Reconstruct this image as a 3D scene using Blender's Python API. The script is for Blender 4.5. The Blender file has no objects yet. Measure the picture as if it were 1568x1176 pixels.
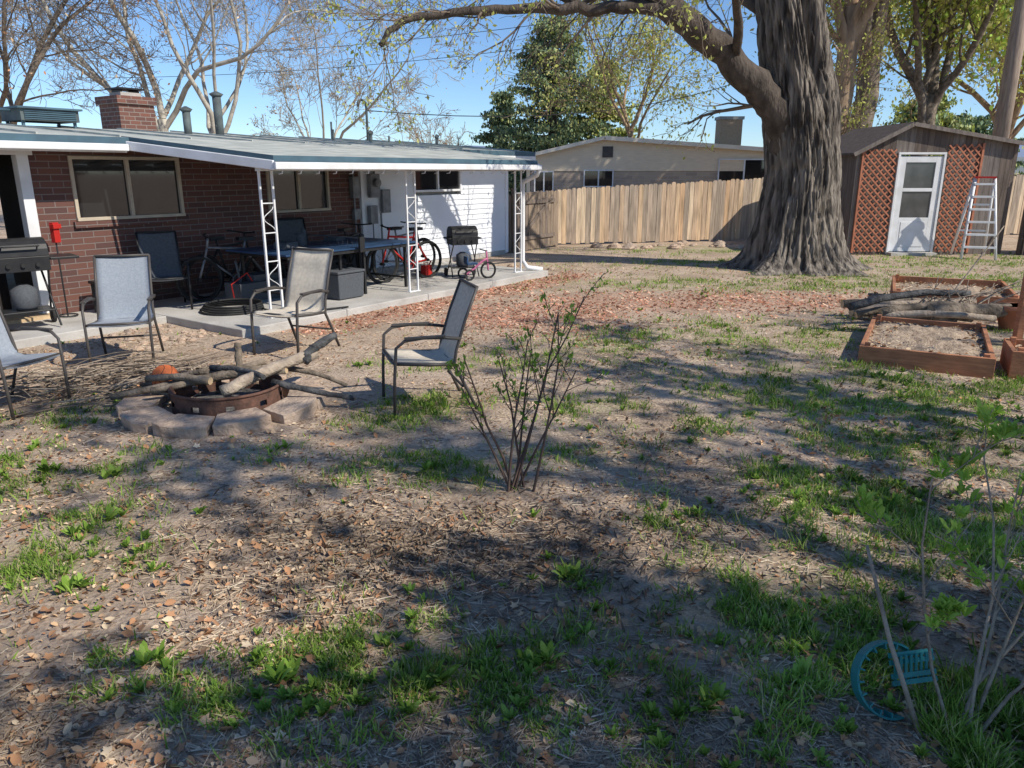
import bpy, math, random, numpy as np
from mathutils import Vector, Matrix, Euler
random.seed(7); NR=np.random.default_rng(11)
sc=bpy.context.scene
PI=math.pi
# ---------------------------------------------------------------- materials
def nd(nt,t,**k):
    n=nt.nodes.new(t)
    for a,b in k.items(): setattr(n,a,b)
    return n
def M(name,c1,c2=None,scale=6,rough=.85,bump=.0,bscale=None,metal=0,stretch=(1,1,1),spec=.3,detail=4,bd=.03,r0=.32,r1=.68):
    m=bpy.data.materials.new(name); m.use_nodes=True; nt=m.node_tree
    b=nt.nodes['Principled BSDF']; b.inputs['Roughness'].default_value=rough
    b.inputs['Metallic'].default_value=metal; b.inputs['Specular IOR Level'].default_value=spec
    if c2 is None: c2=tuple(x*.8 for x in c1)
    tc=nd(nt,'ShaderNodeTexCoord'); mp=nd(nt,'ShaderNodeMapping'); mp.inputs['Scale'].default_value=stretch
    nt.links.new(tc.outputs['Object'],mp.inputs[0])
    n=nd(nt,'ShaderNodeTexNoise'); n.inputs['Scale'].default_value=scale; n.inputs['Detail'].default_value=detail
    nt.links.new(mp.outputs[0],n.inputs['Vector'])
    r=nd(nt,'ShaderNodeValToRGB'); r.color_ramp.elements[0].position=r0; r.color_ramp.elements[1].position=r1
    r.color_ramp.elements[0].color=(*c2,1); r.color_ramp.elements[1].color=(*c1,1)
    nt.links.new(n.outputs['Fac'],r.inputs[0]); nt.links.new(r.outputs[0],b.inputs['Base Color'])
    if bump>0:
        n2=nd(nt,'ShaderNodeTexNoise'); n2.inputs['Scale'].default_value=bscale or scale*3; n2.inputs['Detail'].default_value=6
        nt.links.new(mp.outputs[0],n2.inputs['Vector'])
        bp=nd(nt,'ShaderNodeBump'); bp.inputs['Strength'].default_value=bump; bp.inputs['Distance'].default_value=bd
        nt.links.new(n2.outputs['Fac'],bp.inputs['Height']); nt.links.new(bp.outputs[0],b.inputs['Normal'])
    return m
def Mp(name,c,trans=0):
    m=bpy.data.materials.new(name); m.use_nodes=True; nt=m.node_tree; nt.nodes.clear()
    out=nd(nt,'ShaderNodeOutputMaterial'); tc=nd(nt,'ShaderNodeTexCoord'); n=nd(nt,'ShaderNodeTexNoise'); n.inputs['Scale'].default_value=1.2; n.inputs['Detail'].default_value=1
    nt.links.new(tc.outputs['Object'],n.inputs['Vector']); r=nd(nt,'ShaderNodeValToRGB'); r.color_ramp.elements[0].color=(*[x*.65 for x in c],1); r.color_ramp.elements[1].color=(*[min(x*1.25,1) for x in c],1)
    r.color_ramp.elements[0].position=.3; r.color_ramp.elements[1].position=.7
    nt.links.new(n.outputs['Fac'],r.inputs[0]); d=nd(nt,'ShaderNodeBsdfDiffuse'); nt.links.new(r.outputs[0],d.inputs[0])
    if trans:
        t=nd(nt,'ShaderNodeBsdfTranslucent'); mx=nd(nt,'ShaderNodeMixShader'); mx.inputs[0].default_value=trans; nt.links.new(r.outputs[0],t.inputs[0]); nt.links.new(d.outputs[0],mx.inputs[1]); nt.links.new(t.outputs[0],mx.inputs[2]); nt.links.new(mx.outputs[0],out.inputs[0])
    else: nt.links.new(d.outputs[0],out.inputs[0])
    return m
white=M('white_paint',(.80,.81,.82),(.66,.66,.65),3,.5)
siding_m=M('white_siding',(.82,.84,.87),(.74,.76,.80),2,.6)
roof_m=M('roof_membrane',(.52,.53,.48),(.32,.34,.31),2.2,.8,.3,20,stretch=(1,2,1))
drip=M('drip_edge',(.08,.15,.19),(.06,.10,.13),4,.5)
conc=M('concrete',(.54,.52,.48),(.37,.35,.32),2.2,.9,.3,30,detail=8)
black=M('black_metal',(.02,.02,.022),(.03,.03,.03),8,.45)
bronze=M('bronze_frame',(.06,.055,.055),(.09,.08,.07),8,.45)
tan=M('tan_trim',(.56,.48,.37),(.44,.37,.29),5,.6)
glass=M('dark_glass',(.012,.014,.016),(.02,.02,.022),2,.04,spec=.9)
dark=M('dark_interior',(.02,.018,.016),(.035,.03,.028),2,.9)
slingg=M('gray_sling',(.32,.35,.39),(.25,.28,.32),60,.85)
slingc=M('cream_cushion',(.68,.61,.49),(.54,.48,.39),30,.9)
slingd=M('dark_sling',(.10,.11,.12),(.075,.08,.09),40,.85)
steel=M('galvanised',(.28,.29,.30),(.15,.15,.16),6,.55,metal=.3)
coolm=M('cooler_paint',(.12,.15,.15),(.07,.08,.085),6,.7)
rust=M('rusty_steel',(.17,.085,.06),(.075,.045,.035),14,.85,.3,40)
blue=M('table_top',(.03,.07,.15),(.02,.05,.11),4,.4)
redp=M('red_plastic',(.5,.03,.02),(.4,.02,.02),5,.4)
pinkp=M('pink_plastic',(.6,.18,.3),(.45,.13,.26),5,.4)
rub=M('rubber',(.018,.018,.018),(.03,.03,.03),9,.7)
teal=M('teal_plastic',(.03,.26,.25),(.03,.18,.18),9,.5)
terra=M('terracotta',(.5,.21,.12),(.4,.16,.09),6,.85)
ballm=M('basketball_skin',(.75,.19,.06),(.65,.16,.05),60,.6,.3,120)
stone=[M('paver_a',(.60,.45,.33),(.34,.25,.19),9,.95,.8,26,detail=8),M('paver_b',(.54,.42,.32),(.32,.25,.2),9,.95,.8,26,detail=8)]
bed=[M('bed_wood',(.54,.24,.12),(.32,.14,.075),5,.8,.3,20,stretch=(1,1,6)),M('bed_wood_b',(.44,.2,.1),(.26,.12,.07),5,.8,.3,20)]
fen=[M('fence_%d'%i,c,tuple(x*.52 for x in c),2.4,.9,.35,12,stretch=(6,6,.6),detail=8) for i,c in enumerate([(.80,.58,.37),(.68,.50,.34),(.84,.66,.46),(.58,.46,.35),(.75,.50,.30),(.47,.38,.29)])]
gatem=[M('gate_%d'%i,c,tuple(x*.6 for x in c),2.2,.9,.35,12,stretch=(6,6,.7)) for i,c in enumerate([(.30,.23,.17),(.24,.19,.155),(.34,.26,.19)])]
shedw=[M('shed_%d'%i,c,tuple(x*.55 for x in c),2.2,.9,.35,12,stretch=(6,6,.7)) for i,c in enumerate([(.18,.14,.115),(.24,.205,.18),(.14,.11,.095)])]
lat=M('lattice_wood',(.52,.21,.12),(.37,.14,.08),9,.8)
bark=M('bark',(.29,.25,.205),(.05,.042,.036),9,.95,1.,14,stretch=(1,1,.13),bd=.09,r0=.36,r1=.64,detail=8)
barkd=M('bark_dark',(.13,.105,.085),(.05,.04,.033),6,.95,.9,20,stretch=(1,1,.4),bd=.05)
barkt=M('bark_tan',(.48,.34,.22),(.25,.175,.115),6,.95,.7,20,stretch=(1,1,.3))
barkw=M('bark_pale',(.54,.50,.42),(.30,.27,.22),4,.9,.3,20)
twigm=M('twig_bark',(.22,.17,.125),(.13,.10,.075),10,.9)
twigr=M('shrub_stem',(.17,.11,.085),(.10,.07,.055),20,.8)
logm=M('log_bark',(.28,.225,.17),(.10,.08,.06),9,.95,.7,30)
logc=M('log_weathered',(.50,.41,.31),(.28,.22,.17),9,.95,.7,30)
polem=M('pole_wood',(.42,.33,.25),(.25,.19,.15),6,.9,.4,20,stretch=(4,4,.4))
char=M('charred_log',(.03,.03,.032),(.12,.12,.12),14,.8,.6,40)
cutm=M('cut_wood',(.62,.46,.28),(.48,.34,.2),15,.8)
lf_y=[Mp('bud_leaf_%d'%i,c,.3) for i,c in enumerate([(.52,.54,.14),(.42,.47,.11),(.62,.60,.24)])]
lf_g=[Mp('green_leaf_%d'%i,c,.35) for i,c in enumerate([(.20,.36,.055),(.30,.48,.07),(.42,.60,.12)])]
lf_c=[Mp('needle_%d'%i,c) for i,c in enumerate([(.14,.20,.12),(.24,.33,.19),(.40,.44,.20)])]
lf_d=[Mp('dry_leaf_%d'%i,c) for i,c in enumerate([(.48,.26,.14),(.60,.41,.25),(.34,.19,.11),(.68,.54,.37),(.44,.34,.26)])]
gr_m=[Mp('grass_%d'%i,c,.3) for i,c in enumerate([(.15,.26,.045),(.23,.36,.06),(.33,.47,.10),(.52,.49,.24)])]
stw=[Mp('straw_%d'%i,c) for i,c in enumerate([(.54,.43,.31),(.41,.31,.22),(.68,.57,.42),(.22,.165,.12)])]
chipm=[Mp('chip_%d'%i,c) for i,c in enumerate([(.44,.20,.13),(.58,.30,.20),(.31,.15,.10),(.62,.43,.31)])]
def brickmat(name,c1,c2,mor,w=.21,h=.075):
    m=bpy.data.materials.new(name); m.use_nodes=True; nt=m.node_tree; b=nt.nodes['Principled BSDF']; b.inputs['Roughness'].default_value=.9
    tc=nd(nt,'ShaderNodeTexCoord'); s=nd(nt,'ShaderNodeSeparateXYZ'); c=nd(nt,'ShaderNodeCombineXYZ'); ad=nd(nt,'ShaderNodeMath',operation='ADD')
    nt.links.new(tc.outputs['Object'],s.inputs[0]); nt.links.new(s.outputs[0],ad.inputs[0]); nt.links.new(s.outputs[1],ad.inputs[1])
    nt.links.new(ad.outputs[0],c.inputs[0]); nt.links.new(s.outputs[2],c.inputs[1])
    br=nd(nt,'ShaderNodeTexBrick'); nt.links.new(c.outputs[0],br.inputs['Vector']); br.inputs['Scale'].default_value=1
    br.inputs['Brick Width'].default_value=w; br.inputs['Row Height'].default_value=h; br.inputs['Mortar Size'].default_value=.007; br.inputs['Mortar Smooth'].default_value=.2
    br.inputs['Color1'].default_value=(*c1,1); br.inputs['Color2'].default_value=(*c2,1); br.inputs['Mortar'].default_value=(*mor,1)
    nt.links.new(br.outputs[0],b.inputs['Base Color'])
    bp=nd(nt,'ShaderNodeBump'); bp.inputs['Strength'].default_value=.6; bp.inputs['Distance'].default_value=.01; bp.invert=True
    nt.links.new(br.outputs['Fac'],bp.inputs['Height']); nt.links.new(bp.outputs[0],b.inputs['Normal'])
    return m
brick=brickmat('house_brick',(.16,.07,.052),(.095,.047,.042),(.20,.165,.15),.3,.085)
cbrick=brickmat('chimney_brick',(.20,.085,.06),(.12,.06,.05),(.27,.23,.2))
nbrick=brickmat('neighbor_brick',(.48,.38,.28),(.38,.30,.23),(.52,.46,.39),.45,.13)
# ---------------------------------------------------------------- mesh builder
class MB:
    def __init__(s): s.v=[];s.f=[];s.m=[];s.sm=[]
    def add(s,vs,fs,mi=0,smooth=False):
        o=len(s.v); s.v.extend(vs)
        for f in fs: s.f.append(tuple(i+o for i in f)); s.m.append(mi); s.sm.append(smooth)
    def box(s,c,d,mi=0,R=None,taper=1):
        x,y,z=d[0]/2,d[1]/2,d[2]/2; c=Vector(c); vs=[]
        for k,(i,j,l) in enumerate([(-1,-1,-1),(1,-1,-1),(1,1,-1),(-1,1,-1),(-1,-1,1),(1,-1,1),(1,1,1),(-1,1,1)]):
            t=taper if l>0 else 1
            p=Vector((i*x*t,j*y*t,l*z)); vs.append(tuple(c+(R@p if R else p)))
        s.add(vs,[(0,3,2,1),(4,5,6,7),(0,1,5,4),(1,2,6,5),(2,3,7,6),(3,0,4,7)],mi)
    def bb(s,x0,x1,y0,y1,z0,z1,mi=0): s.box(((x0+x1)/2,(y0+y1)/2,(z0+z1)/2),(x1-x0,y1-y0,z1-z0),mi)
    def path(s,pts,rad,n=6,mi=0,caps=True,closed=False,capm=None):
        pts=[Vector(p) for p in pts]; k=len(pts)
        if not hasattr(rad,'__len__'): rad=[rad]*k
        vs=[];u=None
        for i in range(k):
            if closed: t=pts[(i+1)%k]-pts[i-1]
            else: t=(pts[min(i+1,k-1)]-pts[max(i-1,0)])
            if t.length<1e-9: t=Vector((0,0,1))
            t.normalize()
            if u is None:
                u=t.orthogonal().normalized()
            else:
                u=u-t*u.dot(t)
                u=u.normalized() if u.length>1e-6 else t.orthogonal().normalized()
            w=t.cross(u)
            for j in range(n):
                a=2*PI*j/n; vs.append(tuple(pts[i]+(u*math.cos(a)+w*math.sin(a))*rad[i]))
        fs=[]
        for i in range(k if closed else k-1):
            i2=(i+1)%k
            for j in range(n): fs.append((i*n+j,i*n+(j+1)%n,i2*n+(j+1)%n,i2*n+j))
        s.add(vs,fs,mi,True)
        if caps and not closed:
            o=len(s.v)-len(vs); cm=mi if capm is None else capm
            s.f.append(tuple(o+j for j in range(n))[::-1]); s.m.append(cm); s.sm.append(False)
            s.f.append(tuple(o+(k-1)*n+j for j in range(n))); s.m.append(cm); s.sm.append(False)
    def ring(s,c,r,rt,ax='y',n=24,m=6,mi=0):
        c=Vector(c);pts=[]
        for i in range(n):
            a=2*PI*i/n; x,y=r*math.cos(a),r*math.sin(a)
            pts.append(c+(Vector((x,0,y)) if ax=='y' else Vector((x,y,0)) if ax=='z' else Vector((0,x,y))))
        s.path(pts,rt,m,mi,closed=True)
    def slab(s,q,t,mi=0,me=None):
        q=[Vector(p) for p in q]; me=mi if me is None else me
        lo=[p-Vector((0,0,t)) for p in q]; vs=[tuple(p) for p in q+lo]
        s.add(vs,[(0,1,2,3)],mi); o=len(s.v)-8
        for f in [(7,6,5,4),(0,4,5,1),(1,5,6,2),(2,6,7,3),(3,7,4,0)]: s.f.append(tuple(i+o for i in f)); s.m.append(me); s.sm.append(False)
    def build(s,name,mats,parent=None,loc=(0,0,0),rz=0,rot=None,bevel=0):
        me=bpy.data.meshes.new(name); me.from_pydata(s.v,[],s.f)
        if not isinstance(mats,(list,tuple)): mats=[mats]
        for m in mats: me.materials.append(m)
        me.polygons.foreach_set('material_index',s.m); me.polygons.foreach_set('use_smooth',s.sm); me.update()
        o=bpy.data.objects.new(name,me); sc.collection.objects.link(o)
        o.location=loc; o.rotation_euler=rot or (0,0,rz)
        if parent: o.parent=parent
        if bevel:
            b=o.modifiers.new('bevel','BEVEL'); b.width=bevel; b.segments=2; b.limit_method='ANGLE'
        return o
def empty(name,loc=(0,0,0),rz=0,rot=None,parent=None):
    o=bpy.data.objects.new(name,None); sc.collection.objects.link(o); o.location=loc; o.rotation_euler=rot or (0,0,rz); o.parent=parent; return o
def inst(name,tv,tf,P,yaw,tx,ty,scale,mi,mats,parent=None):
    tv=np.array(tv,float); N=len(P); K=len(tv)
    if np.ndim(scale)==1: scale=np.repeat(np.array(scale)[:,None],3,1)
    V=tv[None]*scale[:,None,:]
    def rot(V,a,i,j):
        c,s_=np.cos(a)[:,None],np.sin(a)[:,None]; A=V[:,:,i]*c-V[:,:,j]*s_; B=V[:,:,i]*s_+V[:,:,j]*c
        V=V.copy(); V[:,:,i]=A; V[:,:,j]=B; return V
    V=rot(V,tx,1,2); V=rot(V,ty,2,0); V=rot(V,yaw,0,1); V=V+P[:,None,:]
    me=bpy.data.meshes.new(name); me.vertices.add(N*K); me.vertices.foreach_set('co',V.reshape(-1).astype(np.float32))
    fl=np.concatenate([np.array(f) for f in tf]); sizes=np.array([len(f) for f in tf]); L=len(fl)
    loops=(fl[None]+np.arange(N)[:,None]*K).reshape(-1)
    me.loops.add(N*L); me.loops.foreach_set('vertex_index',loops.astype(np.int32))
    st=np.concatenate([[0],np.cumsum(sizes)[:-1]]); starts=(st[None]+np.arange(N)[:,None]*L).reshape(-1)
    me.polygons.add(N*len(tf)); me.polygons.foreach_set('loop_start',starts.astype(np.int32))
    me.polygons.foreach_set('material_index',np.repeat(mi,len(tf)).astype(np.int32))
    for m in mats: me.materials.append(m)
    me.update(calc_edges=True); me.validate()
    o=bpy.data.objects.new(name,me); sc.collection.objects.link(o); o.parent=parent; return o
QUADL=([(-.5,0,0),(0,-.28,.05),(.5,0,0),(0,.28,.05)],[(0,1,2,3)])
def rnd(a,b,n): return NR.uniform(a,b,n)
def leaves(name,P,size,mats,parent=None):
    N=len(P); P=np.array(P); t=3.1
    return inst(name,QUADL[0],QUADL[1],P,rnd(0,6.28,N),rnd(-t,t,N),rnd(-t,t,N),rnd(size*.6,size*1.4,N),NR.integers(0,len(mats),N),mats,parent)
# ---------------------------------------------------------------- noise / masks
def vn(x,y,s=0):
    xi=np.floor(x);yi=np.floor(y);fx=x-xi;fy=y-yi;fx=fx*fx*(3-2*fx);fy=fy*fy*(3-2*fy)
    def h(a,b): 
        q=np.sin(a*127.1+b*311.7+s*74.7)*43758.5453; return q-np.floor(q)
    return (h(xi,yi)*(1-fx)+h(xi+1,yi)*fx)*(1-fy)+(h(xi,yi+1)*(1-fx)+h(xi+1,yi+1)*fx)*fy
def fbm(x,y,s=0): return .5*vn(x,y,s)+.27*vn(x*2.1,y*2.1,s+1)+.15*vn(x*4.3,y*4.3,s+2)+.08*vn(x*9,y*9,s+3)
GE=[(3.3,6.4,1.3,1.7,1.1),(7.6,14.2,4,1.3,.9),(4.7,20.4,2.6,.9,1.1),(3.9,13.8,2.6,.6,.9),(1.3,8.5,.9,.5,1.),(3.0,9.2,1.6,.8,1.),(-3.3,4.86,.55,.45,1.1),(-2.45,4.1,.22,.2,1.2),
 (-2.6,3.6,.45,.22,.9),(-.6,4.9,.5,.25,1.1),(-1.75,5.2,.25,.2,.9),(-.4,2.75,.55,.3,1.),(.1,2.5,.7,.28,.85),(1.45,3.1,.45,.65,1.),(1.6,2.45,.45,.45,1.),(-1.6,2.7,.22,.16,1.),(.3,3.4,.12,.10,1.1),
 (-.9,2.5,.3,.15,.8),(3.0,4.5,1.1,1.2,1.1),(2.1,4.65,.5,.9,.9),(-.75,6.35,.35,.3,1.1),(.4,6.3,.6,.25,.9),(.45,5.2,.4,.2,.6),(5.5,7.8,1.2,2.,.9),(2,6,1.0,.8,.7),(-1.1,5.9,.3,.2,.9),(-3.9,6.0,.6,.4,.5),(6,16.8,3,1,.9),(11,17.5,2.5,1,1.),(-.4,8.0,.8,.4,.8),(1.0,4.1,.35,.15,.6),(-2.6,2.6,.3,.2,.7)]
def green(x,y):
    g=np.zeros_like(x)
    for cx,cy,rx,ry,a in GE: g=np.maximum(g,a*np.exp(-(((x-cx)/rx)**2+((y-cy)/ry)**2)*.8))
    n=fbm(x*2.2,y*2.2,5); g=g*np.clip((n-.32)*4,0,1.25)
    return np.clip(g+.05*np.clip((n-.6)*5,0,1),0,1)
DX,DY=.575,.818
OX,OY=-3.25,9.95
def mulch(x,y):
    a=(x-OX)*DX+(y-OY)*DY; b=(x-OX)*DY-(y-OY)*DX
    s=np.clip((b-.2)*4,0,1)*np.clip((1.35-b)*2,0,1)*np.clip((a+.3)*2,0,1)*np.clip((7.5-a),0,1)
    e=np.exp(-(((x-3.0)/3.6)**2+((y-11.9)/1.2)**2)**1.5)
    e2=np.exp(-(((x-.3)/1.5)**2+((y-10.8)/1.5)**2)**1.5)
    m=np.maximum(s,np.maximum(e*.7,e2*.85)); return np.clip(m*(.35+1.1*fbm(x*1.5,y*1.5,9)),0,1)
def gh(x,y):
    return .05*(fbm(x*.6,y*.6,3)-.5)*np.clip((y-1)/2,0,1)+.022*(fbm(x*3,y*3,8)-.5)
def ghs(x,y): return float(gh(np.array([x*1.]),np.array([y*1.]))[0])
def duff(x,y): return np.clip(1.1*np.exp(-(((x+.25)/1.3)**2+((y-3.7)/.5)**2))*(.5+fbm(x*3,y*3,61)),0,1)
# ---------------------------------------------------------------- ground
xs=np.concatenate([[-900,-400,-150,-60,-30,-18,-12],np.arange(-9,14.01,.11),[17,22,32,60,150,400,900]])
ys=np.concatenate([[-300,-80,-25,-8,-2,0],np.arange(1,24.01,.11),[26,30,40,60,110,250,600,1500]])
X,Y=np.meshgrid(xs,ys); Z=gh(X,Y); far=(np.abs(X)>30)|(Y>30)|(Y<-10); Z[far]=0
nx,ny=len(xs),len(ys); idx=np.arange(nx*ny).reshape(ny,nx)
F=np.stack([idx[:-1,:-1],idx[:-1,1:],idx[1:,1:],idx[1:,:-1]],-1).reshape(-1,4)
me=bpy.data.meshes.new('ground'); me.from_pydata(np.stack([X,Y,Z],-1).reshape(-1,3).tolist(),[],F.tolist())
for nm,arr in (('green',green(X,Y)),('mulch',mulch(X,Y)),('duff',duff(X,Y))):
    at=me.attributes.new(nm,'FLOAT','POINT'); at.data.foreach_set('value',arr.reshape(-1).astype(np.float32))
me.polygons.foreach_set('use_smooth',[True]*len(F))
g=bpy.data.objects.new('ground',me); sc.collection.objects.link(g)
m=bpy.data.materials.new('yard_dirt'); m.use_nodes=True; nt=m.node_tree; B=nt.nodes['Principled BSDF']; B.inputs['Roughness'].default_value=.95; B.inputs['Specular IOR Level'].default_value=.1
L=nt.links.new; tc=nd(nt,'ShaderNodeTexCoord')
def noise(s,d=5,r=.6):
    n=nd(nt,'ShaderNodeTexNoise'); n.inputs['Scale'].default_value=s; n.inputs['Detail'].default_value=d; n.inputs['Roughness'].default_value=r; L(tc.outputs['Object'],n.inputs['Vector']); return n.outputs['Fac']
def ramp(f,p0,p1,c0=(0,0,0),c1=(1,1,1)):
    r=nd(nt,'ShaderNodeValToRGB'); r.color_ramp.elements[0].position=p0; r.color_ramp.elements[1].position=p1; r.color_ramp.elements[0].color=(*c0,1); r.color_ramp.elements[1].color=(*c1,1); L(f,r.inputs[0]); return r.outputs[0]
def mix(f,a,b):
    x=nd(nt,'ShaderNodeMix',data_type='RGBA'); L(f,x.inputs[0]); L(a,x.inputs[6]); L(b,x.inputs[7]); return x.outputs[2]
def mul(a,b):
    x=nd(nt,'ShaderNodeMath',operation='MULTIPLY'); L(a,x.inputs[0])
    if isinstance(b,(int,float)): x.inputs[1].default_value=b
    else: L(b,x.inputs[1])
    return x.outputs[0]
def vor(s):
    v=nd(nt,'ShaderNodeTexVoronoi'); v.inputs['Scale'].default_value=s; v.inputs['Randomness'].default_value=1; L(tc.outputs['Object'],v.inputs['Vector']); return v
dirt=mix(ramp(noise(1.3),.4,.6),ramp(noise(34,6,.75),.35,.65,(.27,.20,.15),(.51,.395,.295)),ramp(noise(45,6,.8),.38,.62,(.37,.28,.21),(.72,.58,.445)))
v=vor(38); bw=nd(nt,'ShaderNodeSeparateColor'); L(v.outputs['Color'],bw.inputs[0])
fl=nd(nt,'ShaderNodeValToRGB'); L(bw.outputs[0],fl.inputs[0]); e=fl.color_ramp.elements; e[0].color=(.19,.13,.09,1); e[1].color=(.72,.57,.42,1); q=e.new(.5); q.color=(.47,.33,.225,1)
lit=mix(mul(ramp(noise(2.2,4),.45,.6),ramp(bw.outputs[1],.45,.5)),dirt,fl.outputs[0])
ga=nd(nt,'ShaderNodeAttribute',attribute_name='green'); ma=nd(nt,'ShaderNodeAttribute',attribute_name='mulch'); da=nd(nt,'ShaderNodeAttribute',attribute_name='duff')
lit=mix(mul(ramp(noise(20,5,.7),.35,.55),da.outputs['Fac']),lit,ramp(noise(60),.3,.7,(.08,.065,.05),(.22,.17,.135)))
c=mix(mul(ramp(noise(26,5,.7),.38,.6),mul(ga.outputs['Fac'],.85)),lit,ramp(noise(50),.35,.65,(.13,.17,.05),(.32,.35,.13)))
v2=vor(30); s2=nd(nt,'ShaderNodeSeparateColor'); L(v2.outputs['Color'],s2.inputs[0])
c=mix(mul(ramp(s2.outputs[1],.25,.3),ramp(ma.outputs['Fac'],.2,.75)),c,ramp(s2.outputs[0],.1,.9,(.30,.14,.09),(.60,.36,.25)))
L(c,B.inputs['Base Color'])
ad=nd(nt,'ShaderNodeMath',operation='ADD'); L(noise(35,6,.8),ad.inputs[0]); L(mul(v.outputs['Distance'],.6),ad.inputs[1])
bp=nd(nt,'ShaderNodeBump'); bp.inputs['Strength'].default_value=.7; bp.inputs['Distance'].default_value=.025; L(ad.outputs[0],bp.inputs['Height']); L(bp.outputs[0],B.inputs['Normal'])
me.materials.append(m)
def okpt(x,y):
    a=(x-OX)*DX+(y-OY)*DY; b=(x-OX)*DY-(y-OY)*DX
    on=((b<.4)&(a>-.75)&(a<6.5))|((b<-1.25)&(a<9.5))
    pit=((x+2.5)**2+(y-6.33)**2)<.85**2
    bd=(x>3.9)&(y>7.6)&(x-3.9>(9.9-y)*.3)&(y<9.5)&(x<6)
    return ~(on|pit|bd)
def scatter(n,x0,x1,y0,y1,pw=2.2):
    y=y0+(y1-y0)*NR.random(n)**pw; w=.85*y+1.0
    x=NR.uniform(-1,1,n)*np.minimum(w,14); k=(x>x0)&(x<x1)&okpt(x,y); return x[k],y[k]
def P3(x,y,dz=0): return np.stack([x,y,gh(x,y)+dz],1)
# grass
BL=([(-.5,0,0),(.5,0,0),(.38,.12,.55),(-.38,.12,.55),(0,.5,1)],[(0,1,2,3),(3,2,4)])
x,y=scatter(1700000,-8,14,1.9,20,2.0); gm=green(x,y); tuft=vn(x*7,y*7,21)*.6+vn(x*15,y*15,22)*.4
k=NR.random(len(x))<np.clip(gm*1.5,0,1)**1.2*np.clip((tuft-.40)*4,0,1)*.45; x,y=x[k],y[k]; N=len(x); print('grass',N)
h=rnd(.02,.085,N)*(.5+.8*vn(x*3,y*3,2)); h=h*np.where((x>.9)&(y<4),1.3,1); w=rnd(.0035,.007,N)*(1+y/9)
inst('grass',BL[0],BL[1],P3(x,y),rnd(0,6.28,N),rnd(-.9,.7,N),rnd(-.6,.6,N),np.stack([w,h*.8,h],1),NR.choice(4,N,p=[.2,.3,.3,.2]),gr_m)
# broad leaf weeds
NW=1000; wx=[];wy=[]
while len(wx)<NW:
    a_,b_=scatter(4000,-7,12,2,14,1.6); gg=green(a_,b_)*np.clip((vn(a_*2.3,b_*2.3,55)-.4)*5,0,1)+.008; kk=NR.random(len(a_))<gg*.2; wx+=list(a_[kk]);wy+=list(b_[kk])
sp=[(.28,3.42),(-1.55,2.72),(-2.4,4.1),(-2.5,3.9),(-.75,6.2),(-.6,4.85),(-.95,2.6),(.1,2.7),(1.15,2.6),(-1.75,5.25),(-2.75,4.7),(.75,2.45),(-.35,2.55),(-3.2,4.8),(-2.2,3.3),(2.3,4.2)]
wx=np.array(wx[:NW]+[p[0] for p in sp]*2);wy=np.array(wy[:NW]+[p[1] for p in sp]*2); n=14; wn=len(wx)
ws=rnd(.02,.055,wn); ws[NW:]=rnd(.055,.09,wn-NW); wx[NW+len(sp):]+=.05; wy[NW+len(sp):]+=.04
x=np.repeat(wx,n);y=np.repeat(wy,n);N=len(x); ya=rnd(0,6.28,N); s=np.repeat(ws,n)*rnd(.6,1.2,N)
WL=([(-.06,0,0),(.06,0,0),(.2,.45,.32),(-.2,.45,.32),(.13,.85,.5),(-.13,.85,.5),(0,1.1,.48)],[(0,1,2,3),(3,2,4,5),(5,4,6)])
inst('weeds',WL[0],WL[1],P3(x,y),ya,rnd(0,.8,N),rnd(-.3,.3,N),s,NR.choice(3,N),gr_m[:3])
# dry leaves
LV=([(0,-.5,0),(.22,-.2,.06),(.5,-.12,.14),(.26,.08,.05),(.3,.42,.16),(0,.3,.02),(-.3,.42,.12),(-.26,.08,.05),(-.5,-.12,.16),(-.22,-.2,.06)],[(0,1,2,3,5),(3,4,5),(5,6,7),(0,5,7,8,9)])
LC=([(0,-.5,.0),(.25,-.2,.2),(.28,.15,.28),(0,.5,.1),(-.25,.2,.22),(-.28,-.15,.16),(0,0,-.02)],[(0,1,6),(1,2,6),(2,3,6),(3,4,6),(4,5,6),(5,0,6)])
x,y=scatter(46000,-8,12,1.9,17,1.9); d=fbm(x*1.2,y*1.2,31); k=NR.random(len(x))<np.clip((d-.33)*3,.08,1)*(1-.75*mulch(x,y)); x,y=x[k],y[k]; N=len(x)
inst('leaf_litter',LC[0],LC[1],P3(x,y,.006),rnd(0,6.28,N),rnd(-.6,.6,N),rnd(-.6,.6,N),rnd(.012,.034,N)*(1+.04*y),NR.choice(5,N,p=[.18,.27,.18,.15,.22]),lf_d)
x,y=scatter(3400,-5,6,1.9,7,1.3); k=(y<3.2)&(fbm(x*1.5,y*1.5,33)>.4)|(fbm(x,y,31)>.55)|((x>.6)&(y<3)); x,y=x[k],y[k]; N=len(x)
kk=NR.random(N)<.45
for nm,T_,q in (('fallen_leaves',LV,kk),('curled_leaves',LC,~kk)):
    N=int(q.sum()); inst(nm,T_[0],T_[1],P3(x[q],y[q],.014),rnd(0,6.28,N),rnd(-.8,.8,N),rnd(-.8,.8,N),rnd(.025,.062,N),NR.choice(4,N,p=[.4,.3,.22,.08]),lf_d[:4])
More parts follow.
